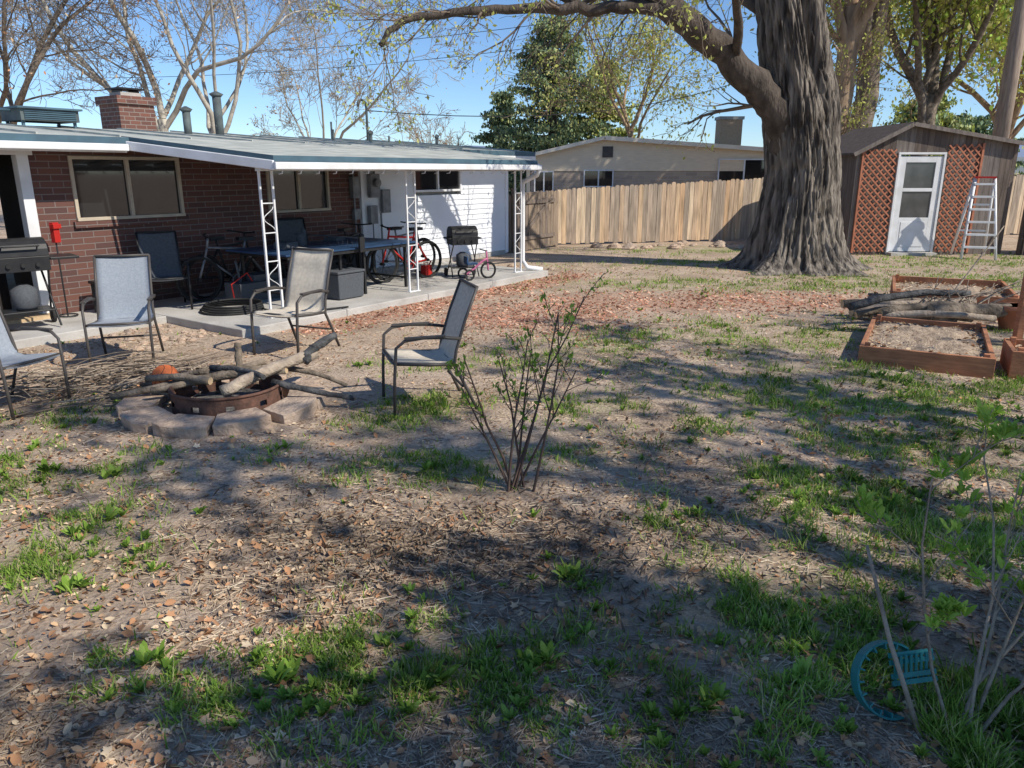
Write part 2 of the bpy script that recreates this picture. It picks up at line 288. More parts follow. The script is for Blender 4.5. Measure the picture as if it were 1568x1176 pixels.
# straw and twigs
ST=([(-.5,-.5,0),(.5,-.5,0),(.5,.5,.15),(-.5,.5,.15),(0,-.5,1),(0,.5,1.15)],[(0,1,2,3),(0,4,5,3),(1,2,5,4)])
x,y=scatter(80000,-7,9,1.9,10,1.9); d=fbm(x*.9+3,y*.9,41)+.35*duff(x,y); k=NR.random(len(x))<np.clip((d-.38)*2.2,.06,1); x,y=x[k],y[k]; N=len(x)
Lg=rnd(.02,.12,N); w=rnd(.0015,.004,N)*(1+.06*y)
inst('dry_stems',ST[0],ST[1],P3(x,y,.006),rnd(0,6.28,N),rnd(-.15,.15,N),np.zeros(N),np.stack([w,Lg,w],1),NR.choice(4,N,p=[.3,.33,.12,.25]),stw)
x=rnd(-2.2,1.8,8000);y=rnd(2.8,4.8,8000);k=NR.random(8000)<duff(x,y);x,y=x[k],y[k];N=len(x)
inst('dead_leaf_duff',LC[0],LC[1],P3(x,y,.012),rnd(0,6.28,N),rnd(-1,1,N),rnd(-1,1,N),np.stack([rnd(.01,.03,N),rnd(.03,.09,N),rnd(.02,.04,N)],1),NR.choice(3,N,p=[.5,.3,.2]),[stw[3],stw[1],lf_d[2]])
# mulch chips
x=rnd(-5,7,60000);y=rnd(8.5,16,60000); k=okpt(x,y)&(NR.random(60000)<mulch(x,y)*.32); x,y=x[k],y[k]; N=len(x)
inst('bark_mulch',ST[0],ST[1],P3(x,y,.004),rnd(0,6.28,N),rnd(-.5,.5,N),rnd(-.5,.5,N),np.stack([rnd(.01,.03,N),rnd(.03,.07,N),rnd(.008,.016,N)],1),NR.choice(4,N),chipm)
# ---------------------------------------------------------------- brick house
HR=math.atan2(DY,DX); H=empty('brick_house',(OX,OY,0),HR)
def hw(a,y,z=0): return Vector((OX+a*DX-y*DY,OY+a*DY+y*DX,z))
def wallo(mb,a0,a1,z0,z1,y,t,ops,mi=0):
    ops=sorted(ops); c=a0
    for (o0,o1,q0,q1) in ops:
        if o0>c: mb.bb(c,o0,y,y+t,z0,z1,mi)
        if q0>z0: mb.bb(o0,o1,y,y+t,z0,q0,mi)
        if q1<z1: mb.bb(o0,o1,y,y+t,q1,z1,mi)
        c=o1
    if c<a1: mb.bb(c,a1,y,y+t,z0,z1,mi)
WY=2.65
b=MB(); wallo(b,-9,4.35,0,2.42,WY,.2,[(-2.62,-1.58,.12,2.2),(-1.05,.57,1.33,2.2),(2.15,3.52,1.3,2.2)]); b.build('brick_wall',brick,H)
b=MB()
z=.12
while z<2.42:
    z1=min(z+.115,2.42)
    segs=[(4.35,9.1)] if not (z<2.14 and z1>1.57) else [(4.35,5.8),(7.37,9.1)]
    for a0,a1 in segs:
        yy=WY-.02
        vs=[(a0,yy-.018,z),(a1,yy-.018,z),(a1,yy,z1),(a0,yy,z1),(a0,yy+.1,z),(a1,yy+.1,z),(a1,yy+.1,z1),(a0,yy+.1,z1)]
        b.add(vs,[(0,1,2,3),(0,4,5,1),(1,5,6,2),(0,3,7,4)],0)
    z+=.115
b.bb(4.28,4.36,WY-.06,WY,.1,2.42); b.bb(9.08,9.18,WY-.06,WY+.1,.05,2.42)
b.build('siding_wall',siding_m,H)
b=MB(); b.bb(4.36,9.1,WY+.09,WY+.2,0,2.42); b.bb(4.36,9.14,WY-.02,WY+.08,0,.118); b.bb(9.0,9.1,WY+.21,10,0,2.42); b.build('foundation_wall',conc,H)
def window(name,a0,a1,z0,z1,par=H,y=WY,mt=tan,split=.5,gl=glass):
    b=MB(); w=.045
    b.bb(a0,a1,y-.03,y+.06,z1-w,z1);b.bb(a0,a1,y-.045,y+.06,z0,z0+w);b.bb(a0,a0+w,y-.03,y+.06,z0+w,z1-w);b.bb(a1-w,a1,y-.03,y+.06,z0+w,z1-w)
    c=a0+(a1-a0)*split; b.bb(c-.025,c+.025,y-.02,y+.06,z0+w,z1-w)
    b.build(name+'_frame',mt,par,bevel=.004)
    b=MB(); b.bb(a0+w,c-.025,y+.03,y+.04,z0+w,z1-w); b.bb(c+.025,a1-w,y+.02,y+.03,z0+w,z1-w); b.build(name+'_glass',gl,par)
window('window',-1.05,.57,1.33,2.2); window('window_b',2.15,3.52,1.3,2.2); window('window_c',5.8,7.37,1.57,2.14,y=WY-.03,mt=white)
b=MB(); b.bb(-1.1,.62,WY-.05,WY-.002,1.24,1.325); b.bb(2.1,3.57,WY-.05,WY-.002,1.21,1.295); b.build('brick_sills',brick,H)
# door
b=MB(); b.bb(-1.7,-1.56,WY-.05,WY+.1,.12,2.2); b.bb(-2.64,-2.56,WY-.05,WY+.1,.12,2.2); b.bb(-2.7,-1.5,WY-.05,WY+.1,2.2,2.28); b.build('door_frame',white,H,bevel=.005)
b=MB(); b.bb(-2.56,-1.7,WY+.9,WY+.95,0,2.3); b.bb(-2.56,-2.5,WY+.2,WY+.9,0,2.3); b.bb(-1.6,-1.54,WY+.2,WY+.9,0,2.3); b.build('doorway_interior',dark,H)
b=MB(); b.bb(-2.6,-1.6,WY-.25,WY+.2,.08,.14); b.build('door_sill',cutm,H)
# roof
b=MB()
b.slab([(-9.3,2.05,2.44),(9.55,2.05,2.44),(9.55,6,2.74),(-9.3,6,2.74)],.1,0,1)
b.slab([(-9.3,6,2.74),(9.55,6,2.74),(9.55,10.5,2.42),(-9.3,10.5,2.42)],.1,0,1)
b.slab([(-.0,-.34,2.19),(6.0,-.34,2.19),(6.0,2.2,2.463),(-.52,2.2,2.463)],.075,0,1)
b.build('roof',[roof_m,drip],H)
b=MB()
a=-9
while a<9.5: b.box((a,4.02,2.606),(.02,3.95,.025),0,Matrix.Rotation(math.atan(.3/3.95),3,'X')); a+=1.05
b.build('roof_seams',roof_m,H)
b=MB(); b.bb(-9.3,-.54,2.03,2.048,2.24,2.338); b.bb(6.05,9.55,2.03,2.048,2.24,2.338)
b.slab([(-.03,-.36,2.13),(-.0,-.36,2.13),(-.52,2.02,2.39),(-.56,2.02,2.39)],.12); b.slab([(6.005,-.36,2.13),(6.04,-.36,2.13),(6.04,2.02,2.38),(6.005,2.02,2.38)],.12)
b.bb(-.03,6.04,-.42,-.363,2.02,2.11)
b.bb(-9.3,-.56,1.94,2.03,2.26,2.35)
b.build('gutter',white,H,bevel=.012)
b=MB(); a=.1
while a<5.95:
    b.slab([(a,-.33,2.112),(a+.04,-.33,2.112),(a+.04,2.6,2.365),(a,2.6,2.365)],.07); a+=.61
a=.1
b.bb(0,6.0,-.06,.04,2.0,2.07)
while a<6.0: b.path([(a,-.38,2.02),(a,-.36,1.97),(a,-.3,1.965)],.008,4); a+=.3
b.build('patio_rafters',white,H)
b=MB(); b.bb(-9.2,-.55,2.06,2.64,2.3,2.325);b.bb(6.1,9.5,2.06,2.62,2.3,2.325); b.build('soffit',white,H)
# patio posts
b=MB()
for a0 in (.12,2.85,5.85):
    w=.2
    for dx in (-w/2,w/2): b.bb(a0+dx-.013,a0+dx+.013,-.013,.013,.1,2.0)
    b.bb(a0-w/2-.03,a0+w/2+.03,-.04,.04,.1,.112); 
    for (z0,z1) in ((.5,.8),(1.25,1.55)):
        n=10; p=[(a0+(w/2-.02)*math.cos(i/n*2*PI),0,z0+(z1-z0)*i/n) for i in range(n+1)]; b.path(p,.006,4)
    for zz in (.46,.84,1.21,1.59): b.bb(a0-w/2+.014,a0+w/2-.014,-.007,.007,zz,zz+.014)
b.build('patio_posts',white,H)
b=MB(); b.path([(6.0,-.38,2.03),(6.05,-.3,1.93),(6.1,.05,1.8),(6.1,.06,1.6),(6.1,.06,.3),(6.15,-.02,.16),(6.35,-.25,.12)],.045,8); b.build('downspout',white,H)
# meters
b=MB(); 
b.bb(4.45,4.7,WY-.16,WY-.065,1.5,1.95,0); b.bb(4.78,5.0,WY-.14,WY-.065,1.2,1.65,0); b.bb(4.42,4.62,WY-.15,WY-.065,1.0,1.35,0)
b.path([(4.58,WY-.16,1.78),(4.58,WY-.24,1.78)],.08,14,0); b.path([(4.6,WY-.1,1.95),(4.6,WY-.1,2.4)],.025,8,0); b.path([(4.75,WY-.1,.1),(4.75,WY-.1,1.2)],.02,8,0); b.path([(4.52,WY-.1,.1),(4.52,WY-.1,1.)],.015,8,0)
b.bb(4.05,4.22,WY-.1,WY-.01,1.1,1.3,0); b.bb(4.02,4.2,WY-.12,WY-.01,1.5,1.9,0); b.path([(4.1,WY-.05,.1),(4.1,WY-.05,2.3)],.02,6)
b.build('electric_meter_boxes',steel,H,bevel=.008)
# rooftop
b=MB(); b.bb(1.7,2.4,6.2,6.9,2.55,3.22,0); b.bb(1.66,2.44,6.15,6.95,3.22,3.36,0); b.bb(1.85,2.25,6.35,6.75,3.36,3.44,1); b.bb(1.8,2.3,6.3,6.8,3.49,3.52,2)
for xx in (1.87,2.2): b.bb(xx,xx+.03,6.38,6.7,3.44,3.49,2)
b.build('chimney',[cbrick,conc,black],H)
b=MB(); b.bb(-.45,.45,5.2,5.9,2.78,2.96,0); b.bb(-.5,.5,5.15,5.95,2.96,2.99,1)
for xx in(-.4,.4):
    for yy in (5.25,5.8): b.bb(xx-.02,xx+.02,yy,yy+.04,2.6,2.78,1)
for i in range(5): b.bb(-.4,.4,5.185,5.2,2.8+i*.03,2.815+i*.03,1)
b.path([(-1.2,5.3,2.7),(-1.2,5.3,2.9),(-1.0,5.3,2.93),(-.5,5.4,2.93)],.02,6,1)
b.build('rooftop_cooler',[coolm,drip],H)
b=MB()
def pipe(a,y,z1,r,cap=False):
    b.path([(a,y,2.5),(a,y,z1)],r,10)
    if cap: b.path([(a,y,z1),(a,y,z1+.05),(a,y,z1+.05),(a,y,z1+.1)],[r*1.1,r*1.7,r*1.7,r*.3],10)
pipe(2.3,5,3.05,.07,True); pipe(2.97,5,3.36,.08,True); pipe(5.8,5,3.05,.022); pipe(5.3,4.4,2.85,.025); pipe(6.4,4.4,2.78,.04,True); pipe(7.4,4.8,2.8,.025); pipe(8.2,4,2.75,.035,True)
b.path([(6.9,5,2.5),(6.9,5,3.4),(6.87,5,3.53),(6.75,5,3.58),(6.65,5,3.52),(6.63,5,3.42)],.028,8)
b.build('vent_pipes',coolm,H)
# slab
b=MB(); 
for i in range(4):
    a0=-.7+i*1.75; b.bb(a0,a0+1.742 if i<3 else 6.4,-.36,WY-.03,-.2,.1)
b.bb(-9,-.704,1.3,WY-.01,-.2,.096)
b.build('patio_slab',conc,H,bevel=.012)
# power line
b=MB(); p0=hw(6.9,5,3.35); p1=Vector((12,34,6.6))
b.path([p0.lerp(p1,t/16)-Vector((0,0,.9*4*(t/16)*(1-t/16))) for t in range(17)],.014,4)
for z0,z1 in ((7.2,7.6),(8.0,8.3)):
    q0=Vector((-20,36,z0-1.2)); q1=Vector((15,25,z1+.2)); b.path([q0.lerp(q1,t/16)-Vector((0,0,.8*4*(t/16)*(1-t/16))) for t in range(17)],.012,4)
b.path([Vector((15,25,8.3)),Vector((24,18,8.6))],.012,4); b.path([Vector((15,25,7.2)),Vector((24,20,7.9))],.012,4)
b.build('power_lines',black)
# ---------------------------------------------------------------- furniture
def chair(name,loc,ang,sling,frame=bronze,pad=False,s=1.0):
    E=empty(name,loc,ang); E.scale=(s,s,s); b=MB(); r=.014
    for sx in (-1,1):
        X_=.27*sx
        b.path([(X_,-.30,0),(X_*1.02,-.29,.3),(X_*1.04,-.27,.56),(X_*1.05,-.2,.615),(X_*1.05,-.05,.63),(X_*1.03,.12,.62),(X_,.25,.60)],r,6)
        b.path([(X_,.38,0),(X_*.97,.28,.22),(X_*.94,.2,.38),(X_*.92,.22,.5),(X_*.92,.3,.75),(X_*.92,.4,1.0)],r,6)
        b.path([(X_*.94,-.28,.43),(X_*.93,0,.40),(X_*.93,.2,.39)],r,6)
        b.bb(X_*1.05-.02,X_*1.05+.02,-.2,.12,.628,.642)
    b.path([(-.25,.4,1.0),(.25,.4,1.0)],r,6); b.path([(-.27,-.28,.43),(.27,-.28,.43)],r,6); b.path([(-.25,.27,.2),(.25,.27,.2)],r*.8,6); b.path([(-.25,.2,.39),(.25,.2,.39)],r,6)
    b.build('frame',frame,E)
    pr=[(-.3,.425),(-.27,.44),(-.1,.425),(.1,.4),(.19,.41),(.225,.5),(.3,.74),(.365,.9),(.405,1.0),(.42,1.005)]
    b=MB(); n=8; t=.006
    if pad: t=.026
    q=[]
    for i in range(len(pr)-1):
        for k in range(3): q.append((pr[i][0]+(pr[i+1][0]-pr[i][0])*k/3,pr[i][1]+(pr[i+1][1]-pr[i][1])*k/3))
    q.append(pr[-1]); vs=[];K=len(q)
    for side in (1,-1):
        for i,(yy,zz) in enumerate(q):
            d=Vector((q[min(i+1,K-1)][0]-q[max(i-1,0)][0],q[min(i+1,K-1)][1]-q[max(i-1,0)][1])).normalized(); nn=(-d.y,d.x)
            puff=(abs(math.sin(i/K*PI*6))*.7+.3) if pad else 1
            for j in range(n+1):
                u=j/n*2-1; sag=-.018*(1-u*u); e=(1-abs(u)**6*.8)
                off=t*side*puff*e+sag; vs.append((u*.25,yy+nn[0]*off,zz+nn[1]*off))
    fs=[];W=n+1
    for sd in (0,1):
        for i in range(K-1):
            for j in range(n):
                a=sd*K*W+i*W+j; f=(a,a+1,a+W+1,a+W); fs.append(f if sd==0 else f[::-1])
    for i in range(K-1):
        for j in (0,n):
            a=i*W+j; c=a+K*W; fs.append((a,a+W,c+W,c))
    for i in (0,K-1):
        for j in range(n): a=i*W+j; c=a+K*W; fs.append((a,a+1,c+1,c))
    b.add(vs,fs,0,True); b.build('sling_seat',sling,E); return E
def face(dx,dy): return math.atan2(dy,dx)+PI/2
chair('patio_chair',(-4.18,7.95,0),face(.3,-.95),slingg,s=1.1)
chair('patio_chair',(-2.50,8.45,0),face(-.38,-.92),slingc,pad=True,s=1.12)
chair('patio_chair',(-.78,6.4,0),face(-1,-.34),slingc,s=1.06)
chair('patio_chair',(-4.36,6.3,0),face(.92,-.3),slingg,s=1.03)
p=hw(-.35,1.85,.1); chair('patio_chair',p,face(.5,-.86),slingd,black,s=1.05)
p=hw(2.3,2.1,.1); chair('patio_chair',p,face(.6,-.8),slingd,black,s=1.1)
# table tennis table
E=empty('ping_pong_table',hw(1.95,1.0,.1),HR); b=MB(); b.bb(-1.37,-.01,-.7,.7,.74,.765); b.bb(.01,1.37,-.7,.7,.74,.765); b.build('table_top',blue,E,bevel=.004)
b=MB()
for xx in (-1.2,-.25,.25,1.2):
    for yy in (-.55,.55): b.bb(xx-.02,xx+.02,yy-.02,yy+.02,0,.74)
    b.bb(xx-.015,xx+.015,-.55,.55,.15,.18); b.bb(xx-.015,xx+.015,-.55,.55,.68,.71)
b.bb(-1.33,1.33,-.68,-.66,.69,.738);b.bb(-1.33,1.33,.66,.68,.69,.738); b.bb(-.05,.05,-.8,-.76,.7,.93); b.build('frame',black,E)
b=MB()
for i in range(16): b.path([(0,-.78+i*.104,.77),(0,-.78+i*.104,.91)],.003,3)
b.bb(-.006,.006,-.78,.78,.9,.92); b.build('net',slingd,E)
E2=empty('items_on_table',hw(1.3,1.1,.866),HR+.3); b=MB(); b.bb(-.25,.05,-.12,.12,0,.1); b.path([(.3,0,.0),(.3,0,.16),(.3,0,.2)],[.07,.07,.04],12); b.path([(.55,.1,0),(.55,.1,.22),(.55,.1,.26)],[.04,.04,.015],10); b.bb(1.2,1.5,-.1,.15,0,.06); b.build('clutter',[slingd],E2,bevel=.01)
def bicycle(loc,ang,fm):
    E=empty('bicycle',loc,ang); b=MB(); R=.33
    for xx in (-.5,.52):
        b.ring((xx,0,R),R,.024,'y',28,6); b.ring((xx,0,R),R-.03,.01,'y',28,4)
        for i in range(12):
            a=i*PI/6; b.path([(xx,0,R),(xx+math.cos(a)*(R-.03),0,R+math.sin(a)*(R-.03))],.002,3)
        b.path([(xx,-.05,R),(xx,.05,R)],.025,8)
    b.build('wheels',rub,E); b=MB()
    bbk=(-.06,0,.28);st=(-.2,0,.75);hd=(.36,0,.8);hb=(.4,0,.66)
    for p,q in ((bbk,st),(st,hd),(bbk,hb),(hd,hb),(bbk,(-.5,0,R)),(st,(-.5,0,R)),(hb,(.52,0,R)),(hd,(.33,0,.95)),(st,(-.23,0,.88))): b.path([p,q],.018,6)
    b.ring((-.06,.04,.28),.09,.01,'y',16,4); b.build('frame',fm,E); b=MB()
    b.path([(.25,-.3,.98),(.3,-.28,.97),(.35,-.05,.95),(.35,.05,.95),(.3,.28,.97),(.25,.3,.98)],.014,6); b.box((-.24,0,.9),(.26,.13,.05)); b.path([(-.06,-.12,.14),(-.06,.12,.42)],.012,5); b.build('saddle_and_bars',black,E); return E
bicycle(hw(.95,2.15,.1),HR+.1,black); bicycle(hw(.75,1.8,.1),HR+2.9,steel); bicycle(hw(4.1,1.35,.1),HR,steel); bicycle(hw(3.35,1.95,.1),HR+.35,black); bicycle(hw(3.75,1.0,.1),HR+PI-.15,redp)
def grill(name,loc,ang,s=1,sh=.6):
    E=empty(name,loc,ang); E.scale=(s,s,s); b=MB(); N=10
    vs=[]
    for xx in (-.28,.28):
        for i in range(N+1):
            a=PI*i/N; vs.append((xx,-.22*math.cos(a),.86+.2*math.sin(a)**.8))
    fs=[(i,i+1,N+2+i,N+1+i) for i in range(N)]+[tuple(range(N+1))[::-1],tuple(range(N+1,2*N+2))]
    b.add(vs,fs,0,False); b.box((0,0,.77),(.56,.44,.17)); b.path([(-.18,-.27,.98),(.18,-.27,.98)],.012,6); b.path([(-.18,-.2,.98),(-.18,-.27,.98)],.01,5); b.path([(.18,-.2,.98),(.18,-.27,.98)],.01,5)
    b.bb(-sh,-.29,-.2,.2,.8,.83); b.bb(.29,sh,-.2,.2,.8,.83)
    for xx in (-.25,.25):
        b.path([(xx,-.2,.7),(xx*1.15,.22,.05)],.014,6); b.path([(xx,.2,.7),(xx*1.15,-.22,.02)],.014,6)
    b.bb(-.27,.27,-.18,.18,.2,.22); b.build('firebox_and_lid',black,E,bevel=.008)
    b=MB(); 
    for xx in (-.31,.31): b.path([(xx-.02,.22,.09),(xx+.02,.22,.09)],.09,16)
    for xx in (-.15,0,.15): b.path([(xx,-.22,.76),(xx,-.25,.76)],.025,10)
    b.build('wheels',rub,E)
    b=MB(); b.path([(0,0,.22),(0,0,.26),(0,0,.46),(0,0,.52)],[.1,.14,.14,.06],14); b.build('gas_bottle',slingd,E); return E
grill('barbecue_grill',hw(4.7,.45,.1),HR-.6,.88,.36); grill('barbecue_grill',hw(-2.15,1.95,.1),HR-.2,1.05)
# child's tricycle
E=empty('tricycle',hw(4.62,.05,.1),HR-.5); b=MB(); b.ring((.22,0,.15),.14,.022,'y',20,6,0)
for yy in (-.16,.16): b.ring((-.22,yy,.1),.085,.02,'y',16,6,0)
b.path([(-.22,-.16,.1),(-.22,.16,.1)],.01,5,1); b.path([(-.22,0,.1),(-.05,0,.2),(.12,0,.33),(.2,0,.36)],.022,6,1); b.path([(.22,0,.15),(.2,0,.36),(.18,0,.5)],.018,6,1); b.path([(.12,-.15,.52),(.18,0,.5),(.12,.15,.52)],.012,6,0); b.box((-.12,0,.29),(.2,.16,.04),2); b.box((-.22,0,.36),(.03,.16,.12),2); b.build('tricycle_body',[rub,pinkp,blue],E,bevel=.004)
b=MB(); b.box((0,0,.2),(.5,.34,.38),0,taper=1.08); b.box((0,0,.415),(.57,.4,.04)); b.build('storage_bin',slingd,loc=hw(1.75,.45,.1),rz=HR,bevel=.015)
b=MB(); b.box((0,0,.11),(.19,.14,.22),taper=.85); b.path([(-.06,0,.22),(-.06,0,.26),(.05,0,.26),(.05,0,.22)],.011,6); b.path([(.07,0,.2),(.14,0,.29)],.015,6); b.build('gas_can',redp,loc=hw(4.3,1.0,.1),rz=HR,bevel=.015)
b=MB()
for i,(w,c_) in enumerate([(0,0),(.5,0),(1.0,0)]): b.box((w-.5,0,.15+.02*i),(.42,.3,.3+.05*i),0)
b.path([(.7,.1,.1),(.75,.1,.75)],.12,12); b.build('patio_boxes',slingd,loc=hw(3.2,2.3,.1),rz=HR,bevel=.02)
b=MB(); b.box((0,0,.14),(.9,.4,.28)); b.box((.1,.02,.33),(.5,.3,.1)); b.path([(-.3,0,.28),(-.32,.05,.6)],.02,6); b.path([(-.5,-.1,.02),(-.6,-.2,.3),(-.35,-.25,.45),(-.2,-.15,.3)],.012,5,1); b.build('tool_box_pile',[slingd,redp],loc=hw(.95,1.5,.1),rz=HR,bevel=.015)
b=MB()
for i in range(4): b.ring((0.01*i,0,.02+.028*i),.42-.015*i,.016,'z',40,6)
b.path([(.42,0,.03),(.7,-.2,.02),(1.2,-.1,.02),(1.6,.2,.02)],.014,6); b.build('garden_hose',rub,loc=hw(.05,.9,.1))
b=MB(); b.path([(0,0,.0),(0,0,1.0)],.012,6); b.box((0,-.01,1.12),(.09,.07,.26),1); b.box((0,-.03,1.2),(.12,.08,.06),1); b.ring((0,0,.015),.12,.012,'z',18,5); b.build('weed_trimmer',[black,redp],loc=hw(-1.5,2.35,.1),rz=HR+.3,bevel=.006)
b=MB(); b.bb(-.3,.3,-.2,.2,.4,.44)
for xx in (-.26,.26):
    for yy in (-.16,.16): b.bb(xx-.02,xx+.02,yy-.02,yy+.02,0,.4)
b.build('side_table',black,loc=hw(-.85,2.2,.1),rz=HR,bevel=.006)
# ---------------------------------------------------------------- fire pit
E=empty('fire_pit',(-2.5,6.33,0)); b=MB(); n=10; r=.67
for i in range(n):
    a=2*PI*i/n+random.uniform(-.05,.05)+.2; rr=r+random.uniform(-.02,.05); w=2*PI*r/n*.5*random.uniform(.9,.97); hz=.095+random.uniform(-.012,.012); tl=random.uniform(-.015,.015)
    vs=[]
    for z_ in (-.03,hz):
        for (u_,k_) in ((-.8,-.15),(.8,-.15),(1.15,.12),(.6,.17),(-.6,.17),(-1.15,.12)):
            q=Vector((rr+k_+random.uniform(-.01,.01),u_*w+random.uniform(-.008,.008),z_+(tl*u_ if z_>0 else 0)+random.uniform(-.004,.004))); c_,s_=math.cos(a),math.sin(a); vs.append((q.x*c_-q.y*s_,q.x*s_+q.y*c_,q.z))
    b.add(vs,[tuple(range(6))[::-1],tuple(range(6,12))]+[(j,(j+1)%6,6+(j+1)%6,6+j) for j in range(6)],random.randint(0,1))
b.build('stone_ring',stone,E,bevel=.005)
b=MB(); n=40
for i in range(n):
    a0,a1=2*PI*i/n,2*PI*(i+1)/n
    def pp(r,a,z): return (r*math.cos(a),r*math.sin(a),z)
    segs=[(0,.2)] if i%4 else [(0,.08),(.13,.2)]
    for z0,z1 in segs: b.add([pp(.46,a0,z0),pp(.46,a1,z0),pp(.46,a1,z1),pp(.46,a0,z1),pp(.44,a0,z0),pp(.44,a1,z0),pp(.44,a1,z1),pp(.44,a0,z1)],[(0,1,2,3),(5,4,7,6),(3,2,6,7),(0,4,5,1)])
b.ring((0,0,.2),.46,.014,'z',40,6); b.build('steel_ring',rust,E)
b=MB(); n=30; vs=[(0,0,.06)]+[(.43*math.cos(i/n*2*PI),.43*math.sin(i/n*2*PI),.04) for i in range(n)]; b.add(vs,[(0,i+1,(i+1)%n+1) for i in range(n)]); b.build('ash_bed',M('ash',(.2,.19,.18),(.06,.055,.05),20,.95,.6,50),E)
def log(b,p0,p1,r0,r1,mi=0,bend=.04,n=8,capm=None,sd=9):
    p0=Vector(p0);p1=Vector(p1);ps=[];rs=[]
    off=Vector((random.uniform(-1,1),random.uniform(-1,1),random.uniform(-.3,1)))*bend
    for i in range(n+1):
        t=i/n; ps.append(p0.lerp(p1,t)+off*math.sin(t*PI)+Vector([random.uniform(-.5,.5)*r0*.25 for _ in range(3)])); rs.append((r0+(r1-r0)*t)*random.uniform(.88,1.12))
    b.path(ps,rs,sd,mi,capm=capm)
b=MB()
log(b,(-1.0,-.05,.1),(.28,.12,.3),.03,.045,0); log(b,(.05,-.25,.2),(.72,.32,.40),.055,.05,1,.05,10,capm=3); log(b,(.62,.22,.36),(.88,.46,.55),.055,.03,2,.02)
log(b,(-.55,.3,.2),(.5,.1,.3),.04,.035,0,capm=3); log(b,(-.75,.12,.22),(-.1,-.1,.26),.03,.035,0,capm=3); log(b,(.05,.2,.22),(.02,.3,.5),.036,.03,0,.01,capm=3)
log(b,(-.6,-.15,.18),(.25,.3,.33),.03,.03,0); log(b,(.4,.0,.22),(1.12,-.05,.09),.032,.02,2); log(b,(-.9,.3,.1),(-.2,.1,.3),.025,.025,0)
log(b,(.3,.3,.28),(1.0,.25,.12),.03,.018,0,.08); log(b,(-.2,.2,.3),(.4,-.2,.32),.028,.02,2,.06)
b.build('fire_logs',[logm,logc,char,cutm],E)
# basketball
b=MB(); nu,nv=32,18; vs=[(.118*math.sin(PI*j/nv)*math.cos(2*PI*i/nu),.118*math.sin(PI*j/nv)*math.sin(2*PI*i/nu),.118*math.cos(PI*j/nv)) for j in range(nv+1) for i in range(nu)]
b.add(vs,[(j*nu+i,(j+1)*nu+i,(j+1)*nu+(i+1)%nu,j*nu+(i+1)%nu) for j in range(nv) for i in range(nu)],0,True); b.ring((0,0,0),.118,.0028,'x',32,4,1); b.ring((0,0,0),.118,.0028,'z',32,4,1)
for s_ in (-1,1):
    ps=[]
    for k in range(25):
        t=2*PI*k/24; v_=Vector((s_*(.62+.18*math.cos(2*t)),math.cos(t)*.75,math.sin(t)*.75)).normalized()*.118; ps.append(v_)
    b.path(ps[:-1],.0028,4,1,closed=True)
b.build('basketball',[ballm,black],loc=(-3.12,6.52,.21),rot=(.4,.5,.7))
# brush pile
b=MB()
for i in range(260):
    c=Vector((-3.7+random.gauss(0,.6),7.0+random.gauss(0,.4),random.uniform(.02,.22))); a=random.gauss(.55,.6); l=random.uniform(.2,.8)
    d=Vector((math.cos(a),math.sin(a),random.uniform(-.15,.2)))*l; c.z=max(c.z*math.exp(-((c.x+3.7)**2+(c.y-7.0)**2)),.02); log(b,c-d*.5,c+d*.5,random.uniform(.004,.012),.003,random.randint(0,1),.06,4,sd=4)
b.build('brush_pile',[twigm,logc])
def rocks(name,pts,s0,s1,mats):
    b=MB()
    for (x_,y_) in pts:
        s=random.uniform(s0,s1); vs=[];n=7; 
        for l,(z_,k) in enumerate([(-.3,.8),(.15,1.),(.5,.75),(.68,.3)]):
            for i in range(n):
                a=2*PI*i/n+l*.3; k2=k*random.uniform(.8,1.15); vs.append((x_+s*k2*math.cos(a),y_+s*.75*k2*math.sin(a),ghs(x_,y_)+s*z_*random.uniform(.8,1.1)))
        fs=[(l*n+i,l*n+(i+1)%n,(l+1)*n+(i+1)%n,(l+1)*n+i) for l in range(3) for i in range(n)]+[tuple(3*n+i for i in range(n))]
        b.add(vs,fs,random.randint(0,1))
    return b.build(name,mats)
rocks('rock_border',[(1.9+i*.2+random.uniform(-.2,.2),20.7+random.uniform(-.7,.45)+i*.02) for i in range(30)],.06,.22,stone)
rocks('rubble',[tuple(hw(random.uniform(-1.9,-.75),random.uniform(.0,1.2)))[:2] for i in range(45)],.03,.08,stone)
rocks('edging_stones',[tuple(hw(6.6+random.uniform(0,.6),random.uniform(-.5,1.2)))[:2] for i in range(14)],.05,.12,stone)
# ---------------------------------------------------------------- fence
def fence(name,p0,p1,h0,h1,mats,pw=.142,rails=True,zb=0.02):
    p0=Vector((*p0,0));p1=Vector((*p1,0)); L_=(p1-p0).length; ang=math.atan2(p1.y-p0.y,p1.x-p0.x); b=MB(); x_=0
    while x_<L_:
        t=x_/L_; h=h0+(h1-h0)*t+random.uniform(-.025,.025); w=pw-random.uniform(.006,.014); c=x_+pw/2; z0=zb+random.uniform(-.02,.04); yo=random.uniform(-.006,.006); le=random.uniform(-.008,.008)
        vs=[]
        for yy in (-.009+yo,.009+yo): vs+= [(c-w/2,yy,z0),(c+w/2,yy,z0),(c+w/2+le,yy,h-.03),(c+w/2-.03+le,yy,h),(c-w/2+.03+le,yy,h),(c-w/2+le,yy,h-.03)]
        b.add(vs,[(0,1,2,3,4,5),(11,10,9,8,7,6)]+[(j+6,(j+1)%6+6,(j+1)%6,j) for j in range(6)],random.randrange(len(mats)))
        x_+=pw
    if rails:
        for zz in (.35,h0*.85): b.bb(0,L_,.02,.055,zz,zz+.09,0)
        x_=0
        while x_<L_: b.bb(x_-.045,x_+.045,.057,.142,-.1,min(h0,h1)-.05,0); x_+=2.4
    return b.build(name,mats,loc=p0,rz=ang)
